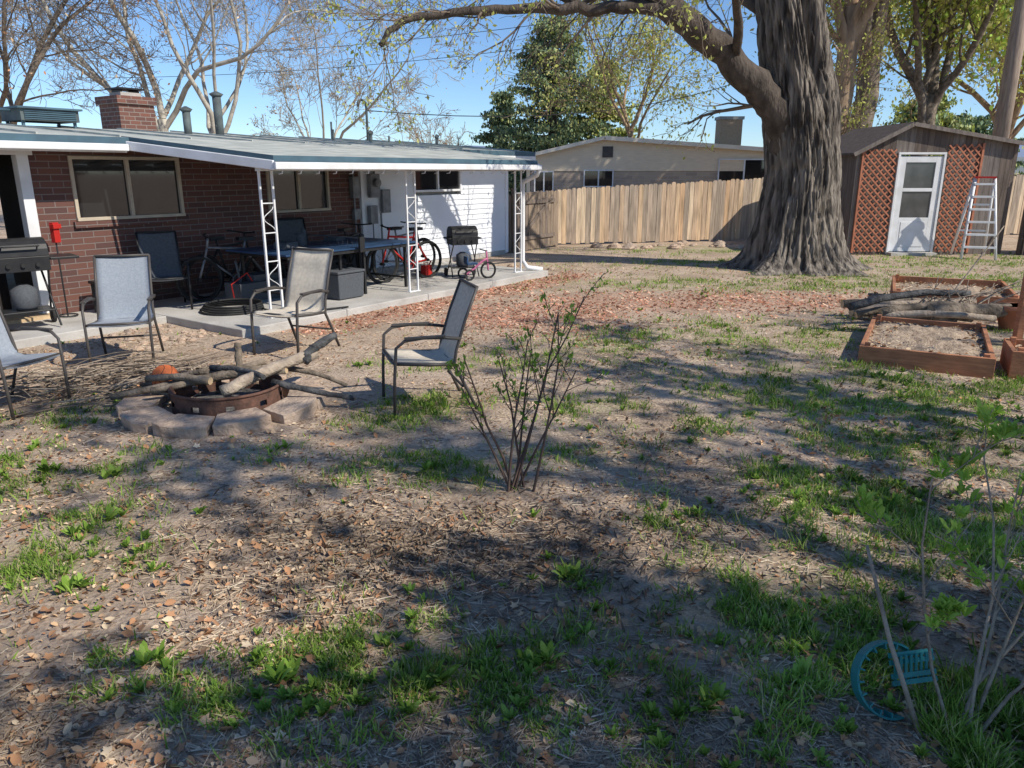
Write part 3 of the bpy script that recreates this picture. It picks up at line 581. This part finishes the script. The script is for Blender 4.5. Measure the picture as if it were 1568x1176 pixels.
fence('wood_fence',(1.25,21.5),(7.6,22.95),1.52,1.82,fen); fence('wood_fence',(7.62,22.95),(19,25.5),1.82,1.9,fen)
fence('fence_gate',(.02,19.1),(1.2,20.9),1.48,1.5,gatem); fence('wood_fence',(1.22,20.92),(1.26,21.45),1.5,1.52,gatem)
fence('wood_fence',(12.5,18.6),(22,19.5),2.15,2.2,shedw)
b=MB(); b.bb(.2,2.0,-.05,-.016,.3,.4); b.box((1.1,-.035,.85),(1.9,.03,.1),0,Matrix.Rotation(-.55,3,'Y')); b.bb(.2,2.0,-.05,-.016,1.2,1.3); b.bb(.03,.12,-.04,.07,0,1.6); b.build('gate_bracing',gatem[1:2]+gatem,loc=(.02,19.1,0),rz=math.atan2(1.8,1.18))
# ---------------------------------------------------------------- shed
S=empty('garden_shed',(8.3,18.85,0)); W=3.85; px=1.2; zp,zl,zr=3.08,2.48,2.66
def rz_(x_): return zl+(zp-zl)*x_/px if x_<px else zp+(zr-zp)*(x_-px)/(W-px)
b=MB(); x_=0
while x_<W-.01:
    x1=min(x_+.15,W)
    zlo=2.38 if (x_>.96 and x1<2.12) else 0
    vs=[(x_,0,zlo),(x1-.006,0,zlo),(x1-.006,0,rz_(x1)),(x_,0,rz_(x_)),(x_,.03,zlo),(x1-.006,.03,zlo),(x1-.006,.03,rz_(x1)),(x_,.03,rz_(x_))]
    b.add(vs,[(0,1,2,3),(7,6,5,4),(0,4,5,1),(1,5,6,2),(2,6,7,3),(3,7,4,0)],random.randrange(3)); x_+=.15
b.bb(0,.03,.03,3,0,2.44,0); b.bb(W-.03,W,.03,3,0,2.6,1); b.bb(0,W,3,3.03,0,2.4,0)
b.build('plank_walls',shedw,S)
b=MB(); b.slab([(-.15,-.12,2.42),(px,-.12,3.12),(px,3.2,3.12),(-.15,3.2,2.42)],.05); b.slab([(px,-.12,3.12),(W+.15,-.12,2.66),(W+.15,3.2,2.66),(px,3.2,3.12)],.05); b.build('roof',shedw[2],S)
b=MB(); b.box((.525,-.14,2.72),(1.5,.03,.09),0,Matrix.Rotation(-math.atan2(.7,1.35),3,'Y')); b.box(((px+W+.15)/2,-.14,2.84),(2.84,.03,.09),0,Matrix.Rotation(math.atan2(.46,2.8),3,'Y')); b.build('barge_boards',shedw[1],S)
def lattice(b,x0,x1,z0,z1,y,sp=.13,w=.035):
    for sgn in (1,-1):
        c=-6
        while c<8:
            pts=[]
            for xx in (x0,x1):
                zz=sgn*(xx-x0)+c
                if z0<=zz<=z1: pts.append((xx,zz))
            for zz in (z0,z1):
                xx=x0+(zz-c)*sgn
                if x0<xx<x1: pts.append((xx,zz))
            if len(pts)>=2:
                (ax,az),(bx,bz)=pts[0],pts[1]; l=math.hypot(bx-ax,bz-az)
                if l>.04: b.box(((ax+bx)/2,y+(.006 if sgn>0 else -.004),(az+bz)/2),(l,.008,w),0,Matrix.Rotation(-math.atan2(bz-az,bx-ax),3,'Y'))
            c+=sp*1.35
b=MB(); lattice(b,.14,.96,.08,2.5,-.03); lattice(b,2.16,2.95,1.2,2.62,-.03); lattice(b,2.16,2.95,.08,1.19,-.03)
b.bb(.1,.14,-.05,-.005,.05,2.5);b.bb(2.95,3.0,-.05,-.005,.05,2.64); b.build('lattice_panels',lat,S)
b=MB(); D0,D1,T=1.02,2.06,2.34
b.bb(.965,D0,-.06,.03,0,T+.04);b.bb(D1,2.115,-.06,.03,0,T+.04);b.bb(.965,2.115,-.06,.03,T+.042,T+.09)
b.bb(D0+.003,D0+.16,-.03,.01,.08,T);b.bb(D1-.16,D1-.003,-.03,.01,.08,T);b.bb(D0+.16,D1-.16,-.03,.01,T-.14,T);b.bb(D0+.16,D1-.16,-.03,.01,.08,.9);b.bb(D0+.16,D1-.16,-.03,.01,1.52,1.6); b.bb(D0+.22,D1-.22,-.04,-.031,.2,.8); b.build('door',white,S,bevel=.006)
b=MB(); b.bb(D0+.16,D1-.16,-.005,0,.9,1.52);b.bb(D0+.16,D1-.16,-.005,0,1.6,T-.14); b.build('door_glass',M('dusty_glass',(.05,.055,.055),(.1,.1,.1),3,.12,spec=.7),S)
b=MB(); b.bb(.98,2.1,-.3,-.065,-.05,.07); b.build('door_step',conc,S)
# ladder
b=MB()
for (y0,y1) in ((-.55,-.05),(.45,0)):
    for sx in (-1,1): b.path([(sx*.36,y0,0),(sx*.2,y1,1.85)],.036,4,0)
    for i in range(1,7 if y0<0 else 3):
        t=i/6.5 if y0<0 else i/3.; hx=.36-.16*t; b.box((0,y0+(y1-y0)*t,1.85*t),(hx*2,.09 if y0<0 else .03,.045))
b.box((0,-.02,1.86),(.44,.2,.04),1)
b.build('step_ladder',[white,redp],loc=(11.05,18.2,0),rz=-.3)
b=MB()
for i in range(7):
    x_=random.uniform(0,1.2); log(b,(x_,random.uniform(-.2,.2),0),(x_+random.uniform(-.4,.2),.3,random.uniform(.8,1.5)),.025,.02,0,.02,4,sd=5)
b.ring((.7,-.2,.25),.25,.05,'y',20,6,1)
b.build('leaning_lumber',[logc,rub],loc=(12.6,18.1,0))
# ---------------------------------------------------------------- raised beds
bsoil=M('bed_soil',(.50,.39,.28),(.25,.185,.135),14,.95,.8,40)
def rbed(loc,ang,w,l,h,name='raised_garden_bed'):
    b=MB(); t=.045
    b.bb(0,w,0,t,-.02,h,0);b.bb(0,w,l-t,l,-.02,h,1);b.bb(0,t,t+.003,l-t-.003,-.02,h-.006,1);b.bb(w-t,w,t+.003,l-t-.003,-.02,h-.006,0)
    for xx in (t+.003,w-t-.06):
        for yy in (t+.003,l-t-.06): b.bb(xx,xx+.055,yy,yy+.055,0,h+.03,0)
    E=empty(name,loc,ang); b.build('boards',bed,E,bevel=.004)
    b=MB(); n=22; vs=[]
    for j in range(n+1):
        for i in range(n+1):
            ex=min(i,n-i,j,n-j)/n*4; vs.append((t+(w-2*t)*i/n,t+(l-2*t)*j/n,h*.6+random.uniform(-.02,.03)+.09*min(ex,1)*float(fbm(np.array([i*.25]),np.array([j*.25]),6)[0])))
    b.add(vs,[(j*(n+1)+i,j*(n+1)+i+1,(j+1)*(n+1)+i+1,(j+1)*(n+1)+i) for j in range(n) for i in range(n)],0,True)
    b.build('soil',bsoil,E); N=420
    P=np.stack([rnd(t,w-t,N),rnd(t,l-t,N),np.full(N,h*.72)],1); inst('bed_straw',ST[0],ST[1],P,rnd(0,6.28,N),rnd(-.3,.3,N),rnd(-.3,.3,N),np.stack([rnd(.004,.01,N),rnd(.04,.14,N),rnd(.003,.006,N)],1),NR.choice(4,N),stw,E)
    N=260; P=np.stack([rnd(t,w-t,N),rnd(t,l-t,N),np.full(N,h*.75)],1); inst('bed_leaves',LC[0],LC[1],P,rnd(0,6.28,N),rnd(-.6,.6,N),rnd(-.6,.6,N),rnd(.03,.07,N),NR.choice(5,N),lf_d,E)
rbed((3.72,7.85,0),-.50,1.25,2.0,.2); rbed((5.55,10.9,0),-.45,1.6,1.9,.32); rbed((5.0,7.3,0),-.45,1.3,.7,.27)
b=MB()
for i in range(9): 
    y_=random.uniform(-.4,.4); log(b,(-.8+random.uniform(-.2,.3),y_,.07+.06*(i%3)),(.6+random.uniform(-.4,.3),y_+random.uniform(-.3,.3),.08+.08*(i%3)),random.uniform(.04,.095),random.uniform(.035,.075),i%2,.10,8,2)
log(b,(-1.1,-.35,.28),(.5,.05,.42),.055,.04,3,.08); log(b,(.2,0,.3),(.9,.3,1.3),.015,.006,1); log(b,(-.1,-.3,.2),(.9,-.2,.26),.11,.09,0,.03,10,2,11)
for i in range(30): log(b,(random.uniform(-.2,.8),random.uniform(-.2,.3),.2),(random.uniform(-.2,1.4),random.uniform(-.2,.3),random.uniform(.3,.7)),.01,.004,1,sd=4)
b.build('log_pile',[logm,logc,cutm,char],loc=(5.6,10.0,0),rz=-.15)
b=MB(); b.path([(0,0,0),(0,0,.26),(0,0,.26),(0,0,.32),(0,0,.32),(0,0,.28)],[.13,.19,.215,.22,.18,.17],24,caps=False); b.path([(0,0,.25),(0,0,.27)],.17,20); b.build('terracotta_pot',terra,loc=(6.55,9.7,0))
b=MB(); b.bb(-.04,.04,-.04,.04,0,2.05); b.box((0,0,2.07),(.1,.1,.03)); b.bb(.045,1.5,-.02,.02,1.9,1.98); b.bb(.045,1.5,-.02,.02,.5,.58); b.build('trellis_post',bed,loc=(5.98,8.7,0),bevel=.005)
# ---------------------------------------------------------------- neighbour house
Nh=empty('neighbor_house',(0,0,0)); b=MB(); y0=30
zt=lambda x_: 2.5+(3.2-2.5)*(x_-.3)/3.2 if x_<3.5 else 3.2+(2.62-3.2)*(x_-3.5)/8.5
b.bb(.7,12,y0,y0+.2,0,2.05)
b.build('block_wall',nbrick,Nh)
b=MB(); xs_=[.7]+[1+.5*i for i in range(23)]
for i in range(len(xs_)-1):
    xa,xb=xs_[i],xs_[i+1]; b.add([(xa,y0-.03,2.0),(xb,y0-.03,2.0),(xb,y0-.03,zt(xb)-.05),(xa,y0-.03,zt(xa)-.05)],[(0,1,2,3)])
b.bb(.7,.72,y0,y0+8,0,2.4); cream=M('cream_siding',(.80,.67,.49),(.71,.59,.43),3,.7,stretch=(1,1,8)); b.build('gable_siding',cream,Nh)
b=MB()
b.slab([(.1,y0-.25,2.5),(3.5,y0-.25,3.27),(3.5,y0+9,3.27),(.1,y0+9,2.5)],.06); b.slab([(3.5,y0-.25,3.27),(12.4,y0-.25,2.66),(12.4,y0+9,2.66),(3.5,y0+9,3.27)],.06); b.build('roof',M('neighbor_roof',(.4,.38,.34),(.3,.28,.25),3,.9),Nh)
b=MB(); b.box((1.8,y0-.28,2.83),(3.5,.04,.13),0,Matrix.Rotation(-math.atan2(.77,3.4),3,'Y')); b.box((7.95,y0-.28,2.9),(8.95,.04,.15),0,Matrix.Rotation(math.atan2(.61,8.9),3,'Y')); b.build('fascia',M('cream_trim',(.82,.75,.62),(.75,.68,.55),3,.6),Nh)
window('neighbor_window',2.75,3.9,1.4,2.05,Nh,y0-.04,white); window('neighbor_window_b',.85,1.6,1.2,2.0,Nh,y0-.04,white); window('neighbor_window_c',7.9,9.9,1.55,2.45,Nh,y0-.06,white)
b=MB(); b.bb(3.45,3.85,y0-.06,y0-.035,2.5,2.9); b.build('gable_vent',bronze,Nh)
b=MB(); b.bb(8.4,9.3,y0+2,y0+2.7,2.6,4.0,0); b.bb(8.35,9.35,y0+1.95,y0+2.75,4.0,4.12,1); b.build('chimney',[M('tan_brick',(.6,.42,.28),(.48,.33,.22),14,.9),conc],Nh)
# utility pole
b=MB(); b.path([(0,0,0),(0,0,10)],[.22,.18],14); b.bb(-1.2,1.2,-.06,.06,9.2,9.32); b.path([(.3,0,7.3),(.3,0,8.2)],.2,12); 
for xx in (-1.1,-.5,.5,1.1): b.path([(xx,0,9.32),(xx,0,9.5)],.05,8)
b.build('utility_pole',polem,loc=(13.6,22,0))
# mountains
for nm,yd,hh,seed,cc in (('mountains',1300,62,3,(.20,.25,.36)),('foothills',900,26,8,(.20,.22,.22))):
    b=MB(); n=140; vs=[]
    for i in range(n+1):
        x_=-1600+3200*i/n; z_=hh*(.35+.9*float(fbm(np.array([i*.07+seed]),np.array([seed*1.]),seed)[0])*(.6+.5*i/n)); vs+=[(x_,yd-100,-2),(x_,yd,z_*.6),(x_,yd+60,z_)]
    b.add(vs,[(3*i+k,3*i+3+k,3*i+4+k,3*i+1+k) for i in range(n) for k in (0,1)],0,True); b.build(nm,M(nm+'_mat',cc,tuple(x*.85 for x in cc),.01,1))
# ---------------------------------------------------------------- trees
def grow(b,p,d,r,L_,lvl,tips,nch=6,wig=.16,up=.03,spread=(.4,.9),rat=(.45,.75),minr=.004,start=.2,mi=0,fall=.35,tiplv=0,cr=(.4,.65)):
    ns=max(3,min(9,int(L_/.45)+2)); pts=[p.copy()];rs=[r]; d=d.normalized()
    for i in range(ns):
        d=(d+Vector([random.gauss(0,wig) for _ in range(3)])+Vector((0,0,up))).normalized(); p=p+d*(L_/ns); pts.append(p.copy()); rs.append(max(r*(1-(1-fall)*(i+1)/ns),minr))
    b.path(pts,rs,9 if r>.12 else 6 if r>.03 else 3,mi,caps=False)
    if lvl<=tiplv:
        tips.extend(pts[1:])
    if lvl>0:
        for k in range(nch):
            t=start+(1-start)*(k+random.random())/nch; f=t*ns; i=min(int(f),ns-1); q=pts[i].lerp(pts[i+1],f-i); dd=(pts[i+1]-pts[i]).normalized()
            ax=dd.orthogonal().normalized(); ax.rotate(Matrix.Rotation(random.uniform(0,2*PI),3,dd)); nd_=dd.copy(); nd_.rotate(Matrix.Rotation(random.uniform(*spread),3,ax))
            rr=rs[i]*random.uniform(*cr); grow(b,q,nd_,max(rr,minr),L_*random.uniform(*rat)*(1-.35*t),lvl-1,tips,nch,wig*1.1,up,spread,rat,minr,start,mi,fall,tiplv,cr)
def leafpts(tips,n,j):
    T=np.array([tuple(t) for t in tips]); return T[NR.integers(0,len(T),n)]+NR.normal(0,j,(n,3))
# big cottonwood
T=empty('cottonwood_tree',(0,0,0)); b=MB(); cx,cy=6.0,16.0
nz,na=230,300; vs=[]
prof=[(0,1.36),(.12,1.16),(.35,.97),(.8,.82),(1.5,.72),(2.4,.68),(3.1,.72),(3.7,.68),(4.6,.62),(5.4,.58),(6.5,.5)]
cxp=[(0,0),(2,-.03),(3.5,-.28),(5.2,-.68),(6.5,-.88)]
def itp(t,z): 
    for i in range(len(t)-1):
        if z<=t[i+1][0]: f=(z-t[i][0])/(t[i+1][0]-t[i][0]); return t[i][1]+(t[i+1][1]-t[i][1])*f
    return t[-1][1]
th=np.arange(na)/na*2*PI; tp_=(th-PI/2)%(2*PI); o1=np.ones(na)
for z_ in np.linspace(-.1,6.5,nz):
    R_=itp(prof,max(z_,0)); c0=itp(cxp,max(z_,0)); fl_=math.exp(-max(z_,0)/.6)
    lobes=.17*fl_*np.sin(th*5+.6)+.10*fl_*np.sin(th*8+2)+.04*np.sin(th*3+z_*.4)+.05*np.cos(2*th+.4)
    wv=.35*fbm(tp_*3,o1*z_*1.5,4)
    n1=vn(tp_*8+wv*3,o1*z_*.9,14); n2=vn(tp_*19+wv*5,o1*z_*2.2,15); n3=vn(tp_*38,o1*z_*7,16)
    r_=R_*(1+lobes)-.075*(1-np.abs(2*n1-1))**3-.055*(1-np.abs(2*n2-1))**2.2-.03*n3+.05
    if z_>2.6: 
        cle=np.exp(-((np.abs(((th+PI/2-.35+PI)%(2*PI))-PI))/.2)**2)*min((z_-2.6)/1.5,1); r_=r_*(1-.4*cle)
    for j in range(na): vs.append((cx+c0+r_[j]*math.cos(th[j]),cy+r_[j]*math.sin(th[j]),z_))
b.add(vs,[(i*na+j,i*na+(j+1)%na,(i+1)*na+(j+1)%na,(i+1)*na+j) for i in range(nz-1) for j in range(na)],0,True)
tips=[]
grow(b,Vector((4.9,16,6.0)),Vector((-.15,.05,1)),.40,5,3,tips,5,.1,.02,mi=0,start=.35); grow(b,Vector((5.35,16.1,6.0)),Vector((.2,-.05,1)),.34,5,3,tips,5,.1,.02,mi=0,start=.35)
def limb(pts,r0,r1,lv=3,nch=9,L0=1.6,mi=1,minr=.005,up=-.02,start=.25,sp=(.5,1.1),jit=.35):
    ps=[Vector(p) for p in pts]; q=[]
    for i in range(len(ps)-1):
        a=ps[max(i-1,0)];b_=ps[i];c_=ps[i+1];d_=ps[min(i+2,len(ps)-1)]
        for k in range(5):
            t=k/5; q.append(.5*((2*b_)+(c_-a)*t+(2*a-5*b_+4*c_-d_)*t*t+(3*b_-a-3*c_+d_)*t**3)+Vector([random.gauss(0,r1*jit) for _ in range(3)]))
    q.append(ps[-1]); n=len(q); rs=[(r0+(r1-r0)*(i/(n-1))**.8)*random.uniform(.94,1.06) for i in range(n)]; b.path(q,rs,14,mi)
    for k in range(nch):
        t=start+(1-start)*(k+random.random())/nch; i=min(int(t*(n-1)),n-2); dd=(q[i+1]-q[i]).normalized(); ax=dd.orthogonal().normalized(); ax.rotate(Matrix.Rotation(random.uniform(0,2*PI),3,dd)); e_=dd.copy(); e_.rotate(Matrix.Rotation(random.uniform(*sp),3,ax))
        grow(b,q[i],e_,max(min(rs[i]*.32,.05),.015),L0*random.uniform(.6,1.3),lv-1,tips,5,.17,up,minr=minr,mi=2)
limb([(5.65,15.9,2.3),(5.35,15.8,2.95),(4.85,15.65,3.5),(4.05,15.5,4.15),(3.3,15.2,4.6),(2.65,15,5.05),(1.9,14.6,5.7)],.37,.2,3,5,2.0,jit=.12)
limb([(3.1,15.1,4.7),(2.3,14.9,4.85),(1.38,14.8,4.8),(.2,14.7,4.8),(-1.0,14.5,4.68),(-1.9,14.3,4.5),(-2.3,14.2,4.1)],.14,.045,3,14,1.5)
limb([(1.3,14.8,4.82),(.2,15.2,5.3),(-1.5,15.6,5.45),(-3.2,16,5.6)],.08,.03,3,9,1.5)
limb([(4.3,15.5,4.0),(4.0,14.6,4.7),(3.4,13.2,5.1),(2.4,12.2,5.5)],.10,.04,3,8,1.5)
limb([(5.0,16.3,5.0),(3.9,17.0,5.8),(2.6,17.8,5.9),(1.2,18.6,5.4)],.12,.04,3,12,2.2,up=-.09)
limb([(5.4,16.2,6.1),(6.7,16.5,7.0),(8.4,17,7.2)],.14,.05,3,7,1.6,up=-.04)
b.build('trunk_and_limbs',[bark,barkd,twigm],T)
leaves('bud_foliage',leafpts(tips,5500,.08),.072,lf_y,T)
def tree(name,x_,y_,hgt,r,bm,tm,lvl=4,nch=6,nleaf=0,lmats=None,lsz=.1,trunk=.45,stems=4,minr=.008,lean=(0,0),up=.03,lj=.15,spread=(.35,.9),wig=.13,forks=(.2,.6),cr=(.4,.65)):
    T=empty(name,(0,0,0)); b=MB(); tips=[]; base=Vector((x_,y_,0)); tp=Vector((x_+lean[0],y_+lean[1],hgt*trunk)); n=9; pts=[base.lerp(tp,i/n)+Vector((random.gauss(0,r*.1),random.gauss(0,r*.1),0)) for i in range(n+1)]
    b.path(pts,[r*(1.5 if i==0 else 1.12-.35*i/n) for i in range(n+1)],14,0)
    for k in range(stems):
        a=2*PI*k/stems+random.uniform(-.4,.4); f=random.uniform(*forks); q=pts[random.randint(n-3,n)]
        grow(b,q,Vector((math.cos(a)*f,math.sin(a)*f,1)),r*random.uniform(.45,.65),hgt*(1-trunk)*random.uniform(.8,1.1),lvl-1,tips,nch,wig,up,spread=spread,minr=minr,cr=cr)
    b.build('trunk_and_branches',[bm],T)
    if nleaf: leaves('foliage',leafpts(tips,nleaf,lj),lsz,lmats,T)
    return tips
k_=dict(cr=(.3,.5),minr=.008,wig=.17)
tree('bare_sycamore_tree',-13.2,30,13,.21,barkw,twigm,5,5,1600,lf_d,.11,.3,6,forks=(.3,.9),**k_)
tree('bare_sycamore_tree',-10.9,29,12,.16,barkw,twigm,5,5,1600,lf_d,.11,.3,5,forks=(.3,.9),**k_)
tree('bare_tree',-18.0,28,12,.20,logm,twigm,5,5,1600,lf_d,.11,.25,6,forks=(.5,1.1),**k_)
tree('bare_tree',-8.2,34,9.0,.12,barkw,twigm,5,5,1000,lf_d,.10,.3,5,forks=(.3,1.),**k_)
tree('bare_tree',-4.6,48,4.6,.1,barkt,twigm,4,5,0,None,.1,.3,5,.012)
tree('sucker_tree',9.9,24,11,.34,barkt,barkt,5,5,5000,lf_y,.12,.6,5,.01)
tree('cottonwood_tree',11.5,26,13,.38,logm,twigm,5,5,7000,lf_y,.14,.6,5,.01,cr=(.3,.5))
tree('leafy_tree',14.4,28,12,.30,logm,twigm,4,6,26000,lf_y+lf_g[2:],.20,.38,7,.012,lj=.65,lean=(.3,0),cr=(.3,.5))
tree('leafy_tree',20.5,33,9,.26,barkt,twigm,4,6,8000,lf_y,.16,.4,5,.012,lj=.35,cr=(.3,.5))
tree('budding_tree',6.0,40,10,.17,barkt,twigm,4,6,6500,lf_y,.15,.4,5,.009,lj=.4,up=-.02,cr=(.3,.5))
b=MB(); tp=[]
for i in range(80):
    z_=random.uniform(1.5,6.8); a=random.uniform(0,2*PI); grow(b,Vector((9.9+.33*math.cos(a),24+.33*math.sin(a),z_)),Vector((math.cos(a),math.sin(a)*.6,.9)),.02,random.uniform(.6,1.5),1,tp,5,.15,.06,minr=.007)
b.build('sucker_shoots',barkt,bpy.data.objects['sucker_tree'])
leaves('sucker_leaves',leafpts(tp,2400,.08),.09,lf_y,bpy.data.objects['sucker_tree'])
def conifer(name,x_,y_,hgt,rad,mats,nb=150,lp=130,sz=.28,seed=1,pw=.75):
    T=empty(name,(0,0,0)); b=MB(); b.path([(x_,y_,0),(x_+.1,y_,hgt*.5),(x_,y_,hgt)],[.3,.2,.03],10); P=[];random.seed(seed)
    for i in range(nb):
        t=random.uniform(.03,.99); z_=hgt*t; a=random.uniform(0,2*PI); l=rad*(1-t)**pw*random.uniform(.5,1.25)+.25; dr=random.uniform(-.25,.15)
        pts=[Vector((x_+math.cos(a)*l*k/4,y_+math.sin(a)*l*k/4,z_+l*dr*(k/4)+.12*l*(k/4)**2)) for k in range(5)]; b.path(pts,[.05,.04,.03,.02,.01],4)
        c_=np.array([tuple(p) for p in pts]); m_=int(lp*(.4+l/rad)); u=NR.random(m_)**.6*4; ii=np.minimum(u.astype(int),3); q=c_[ii]+(c_[ii+1]-c_[ii])*(u-ii)[:,None]
        q=q+np.stack([NR.normal(0,.2,m_),NR.normal(0,.2,m_),NR.normal(-.1,.1,m_)],1); P.append(q)
    b.build('trunk_and_boughs',barkd,T); leaves('needles',np.concatenate(P),sz,mats,T)
conifer('spruce_tree',2.2,44,10.2,4.0,lf_c,220,120,.22,3,.7); conifer('spruce_tree',5.3,47,8.2,3.2,lf_c[1:]+lf_y[:1],150,110,.24,4,.7); conifer('spruce_tree',-.6,48,6.6,2.4,lf_c,110,100,.24,5)
conifer('evergreen_bush',23.5,45,6.0,4.0,[lf_c[1],lf_c[2],lf_y[1]],140,100,.26,6,.5); conifer('evergreen_bush',28.5,50,5.5,4.5,lf_c,110,100,.28,9,.5)
# shade trees to the right of the yard
random.seed(21)
tree('shade_tree',9.0,-2.2,10.5,.36,bark,twigm,5,5,12500,lf_y,.19,.4,6,.014,forks=(.4,1.1),lj=.22)
tree('shade_tree',12.2,.6,10,.28,bark,twigm,5,4,2400,lf_y,.17,.4,5,.014,forks=(.4,1.1),lj=.15,cr=(.3,.5))
# ---------------------------------------------------------------- foreground shrubs
random.seed(5)
b=MB(); tp=[]
for tx,ty,tz in ((-.5,.1,.85),(-.42,-.15,.65),(-.15,.2,1.0),(.02,-.1,.95),(.25,.1,1.2),(.45,.2,1.15),(.68,.0,1.2),(.4,-.2,.8),(-.3,0,.85)):
    d=Vector((tx,ty,tz)); grow(b,Vector((.03+random.uniform(-.09,.09)+tx*.1,4.57+random.uniform(-.06,.06),-.02)),Vector((tx*.55,ty*.5,tz)),.012,d.length*.98,2,tp,4,.10,.03,spread=(.3,.7),rat=(.2,.4),minr=.0024,start=.35)
E=empty('bare_shrub'); b.build('stems',twigr,E); leaves('leaf_buds',leafpts([t for t in tp if t.z>.15],340,.015),.035,lf_g,E)
b=MB(); tp=[]
for tx,ty,tz,l in ((-.25,.2,.8,1.0),(.1,.25,.8,1.1),(.3,.1,.8,1.0),(.5,.2,.5,.9),(.25,-.1,.6,.7),(.6,.3,.9,1.1)):
    grow(b,Vector((1.66+random.uniform(-.08,.1),2.35+random.uniform(-.06,.1),-.02)),Vector((tx,ty,tz)),.009,l,2,tp,4,.10,.02,spread=(.4,.9),rat=(.3,.5),minr=.0022,start=.35)
b.path([(1.5,2.3,0),(1.42,2.45,.3),(1.36,2.6,.62)],[.010,.009,.006],7)
E=empty('budding_shrub'); b.build('stems',logc,E)
cl=leafpts([t for t in tp if t.z>.2],200,.01); P=np.repeat(cl,9,0); N=len(P); inst('leaves',WL[0],WL[1],P+NR.normal(0,.006,(N,3)),rnd(0,6.28,N),rnd(-.3,1.2,N),rnd(-.5,.5,N),rnd(.025,.05,N),NR.choice([1,2,2],N),lf_g,E)
# teal leaf scoop
b=MB(); n=22
def arc(r,a): return Vector((r*math.cos(a),0,r*math.sin(a)+.16))
for i in range(n):
    a0=.9+i*(4.0/n); a1=a0+4.0/n*.99
    A=[arc(.134,a0),arc(.134,a1),arc(.142,a1),arc(.142,a0)]; B_=[p+Vector((0,.045,0)) for p in A]; b.add([tuple(p) for p in A+B_],[(0,1,2,3),(7,6,5,4),(3,2,6,7),(0,4,5,1)])
    if i%2==0: p=arc(.126,a0); b.box(p+Vector((0,.022,0)),(.022,.05,.006),0,Matrix.Rotation(-a0,3,'Y'))
for i in range(8):
    x_=-.02+i*.024; b.box((x_+.02,-.03+.004*i,.205),(.01,.006,.10),0,Matrix.Rotation(.25,3,'X'))
for z_ in (.155,.18,.23,.255): b.box((.082,-.015,z_),(.195,.008,.018),0,Matrix.Rotation(.08,3,'Z'))
b.build('leaf_scoop',teal,loc=(1.45,2.36,.0),rot=(-.45,0,.15))
# ---------------------------------------------------------------- light, sky, camera
az=Vector((.88,-.47,0)).normalized(); el=math.radians(43); sd=Vector((az.x*math.cos(el),az.y*math.cos(el),math.sin(el)))
l=bpy.data.lights.new('sun','SUN'); l.energy=5; l.angle=math.radians(.5); l.color=(1,.93,.82); o=bpy.data.objects.new('sun',l); sc.collection.objects.link(o); o.rotation_euler=sd.to_track_quat('Z','Y').to_euler()
w=bpy.data.worlds.new('World'); sc.world=w; w.use_nodes=True; nt=w.node_tree; bg=nt.nodes['Background']; sk=nt.nodes.new('ShaderNodeTexSky'); sk.sky_type='NISHITA'; sk.sun_disc=False; sk.sun_elevation=el; sk.sun_rotation=math.atan2(az.x,az.y); sk.altitude=1500; sk.air_density=1.0; sk.dust_density=.1; sk.ozone_density=4.0
hs=nt.nodes.new('ShaderNodeMix'); hs.data_type='RGBA'; hs.blend_type='MULTIPLY'; hs.inputs[0].default_value=1; hs.inputs[7].default_value=(.80,.90,1,1)
nt.links.new(sk.outputs[0],hs.inputs[6]); nt.links.new(hs.outputs[2],bg.inputs[0]); bg.inputs[1].default_value=.15
cam=bpy.data.cameras.new('camera'); co=bpy.data.objects.new('camera',cam); sc.collection.objects.link(co); co.location=(0,0,2.0); co.rotation_euler=(math.radians(90-15.83),0,0)
cam.sensor_width=36; cam.lens=36*1150/1568; cam.clip_end=5000; cam.clip_start=.05; sc.camera=co
sc.view_settings.view_transform='Standard'; sc.view_settings.look='None'; sc.view_settings.exposure=0
print('DONE',len(bpy.data.objects),sum(len(m.polygons) for m in bpy.data.meshes))
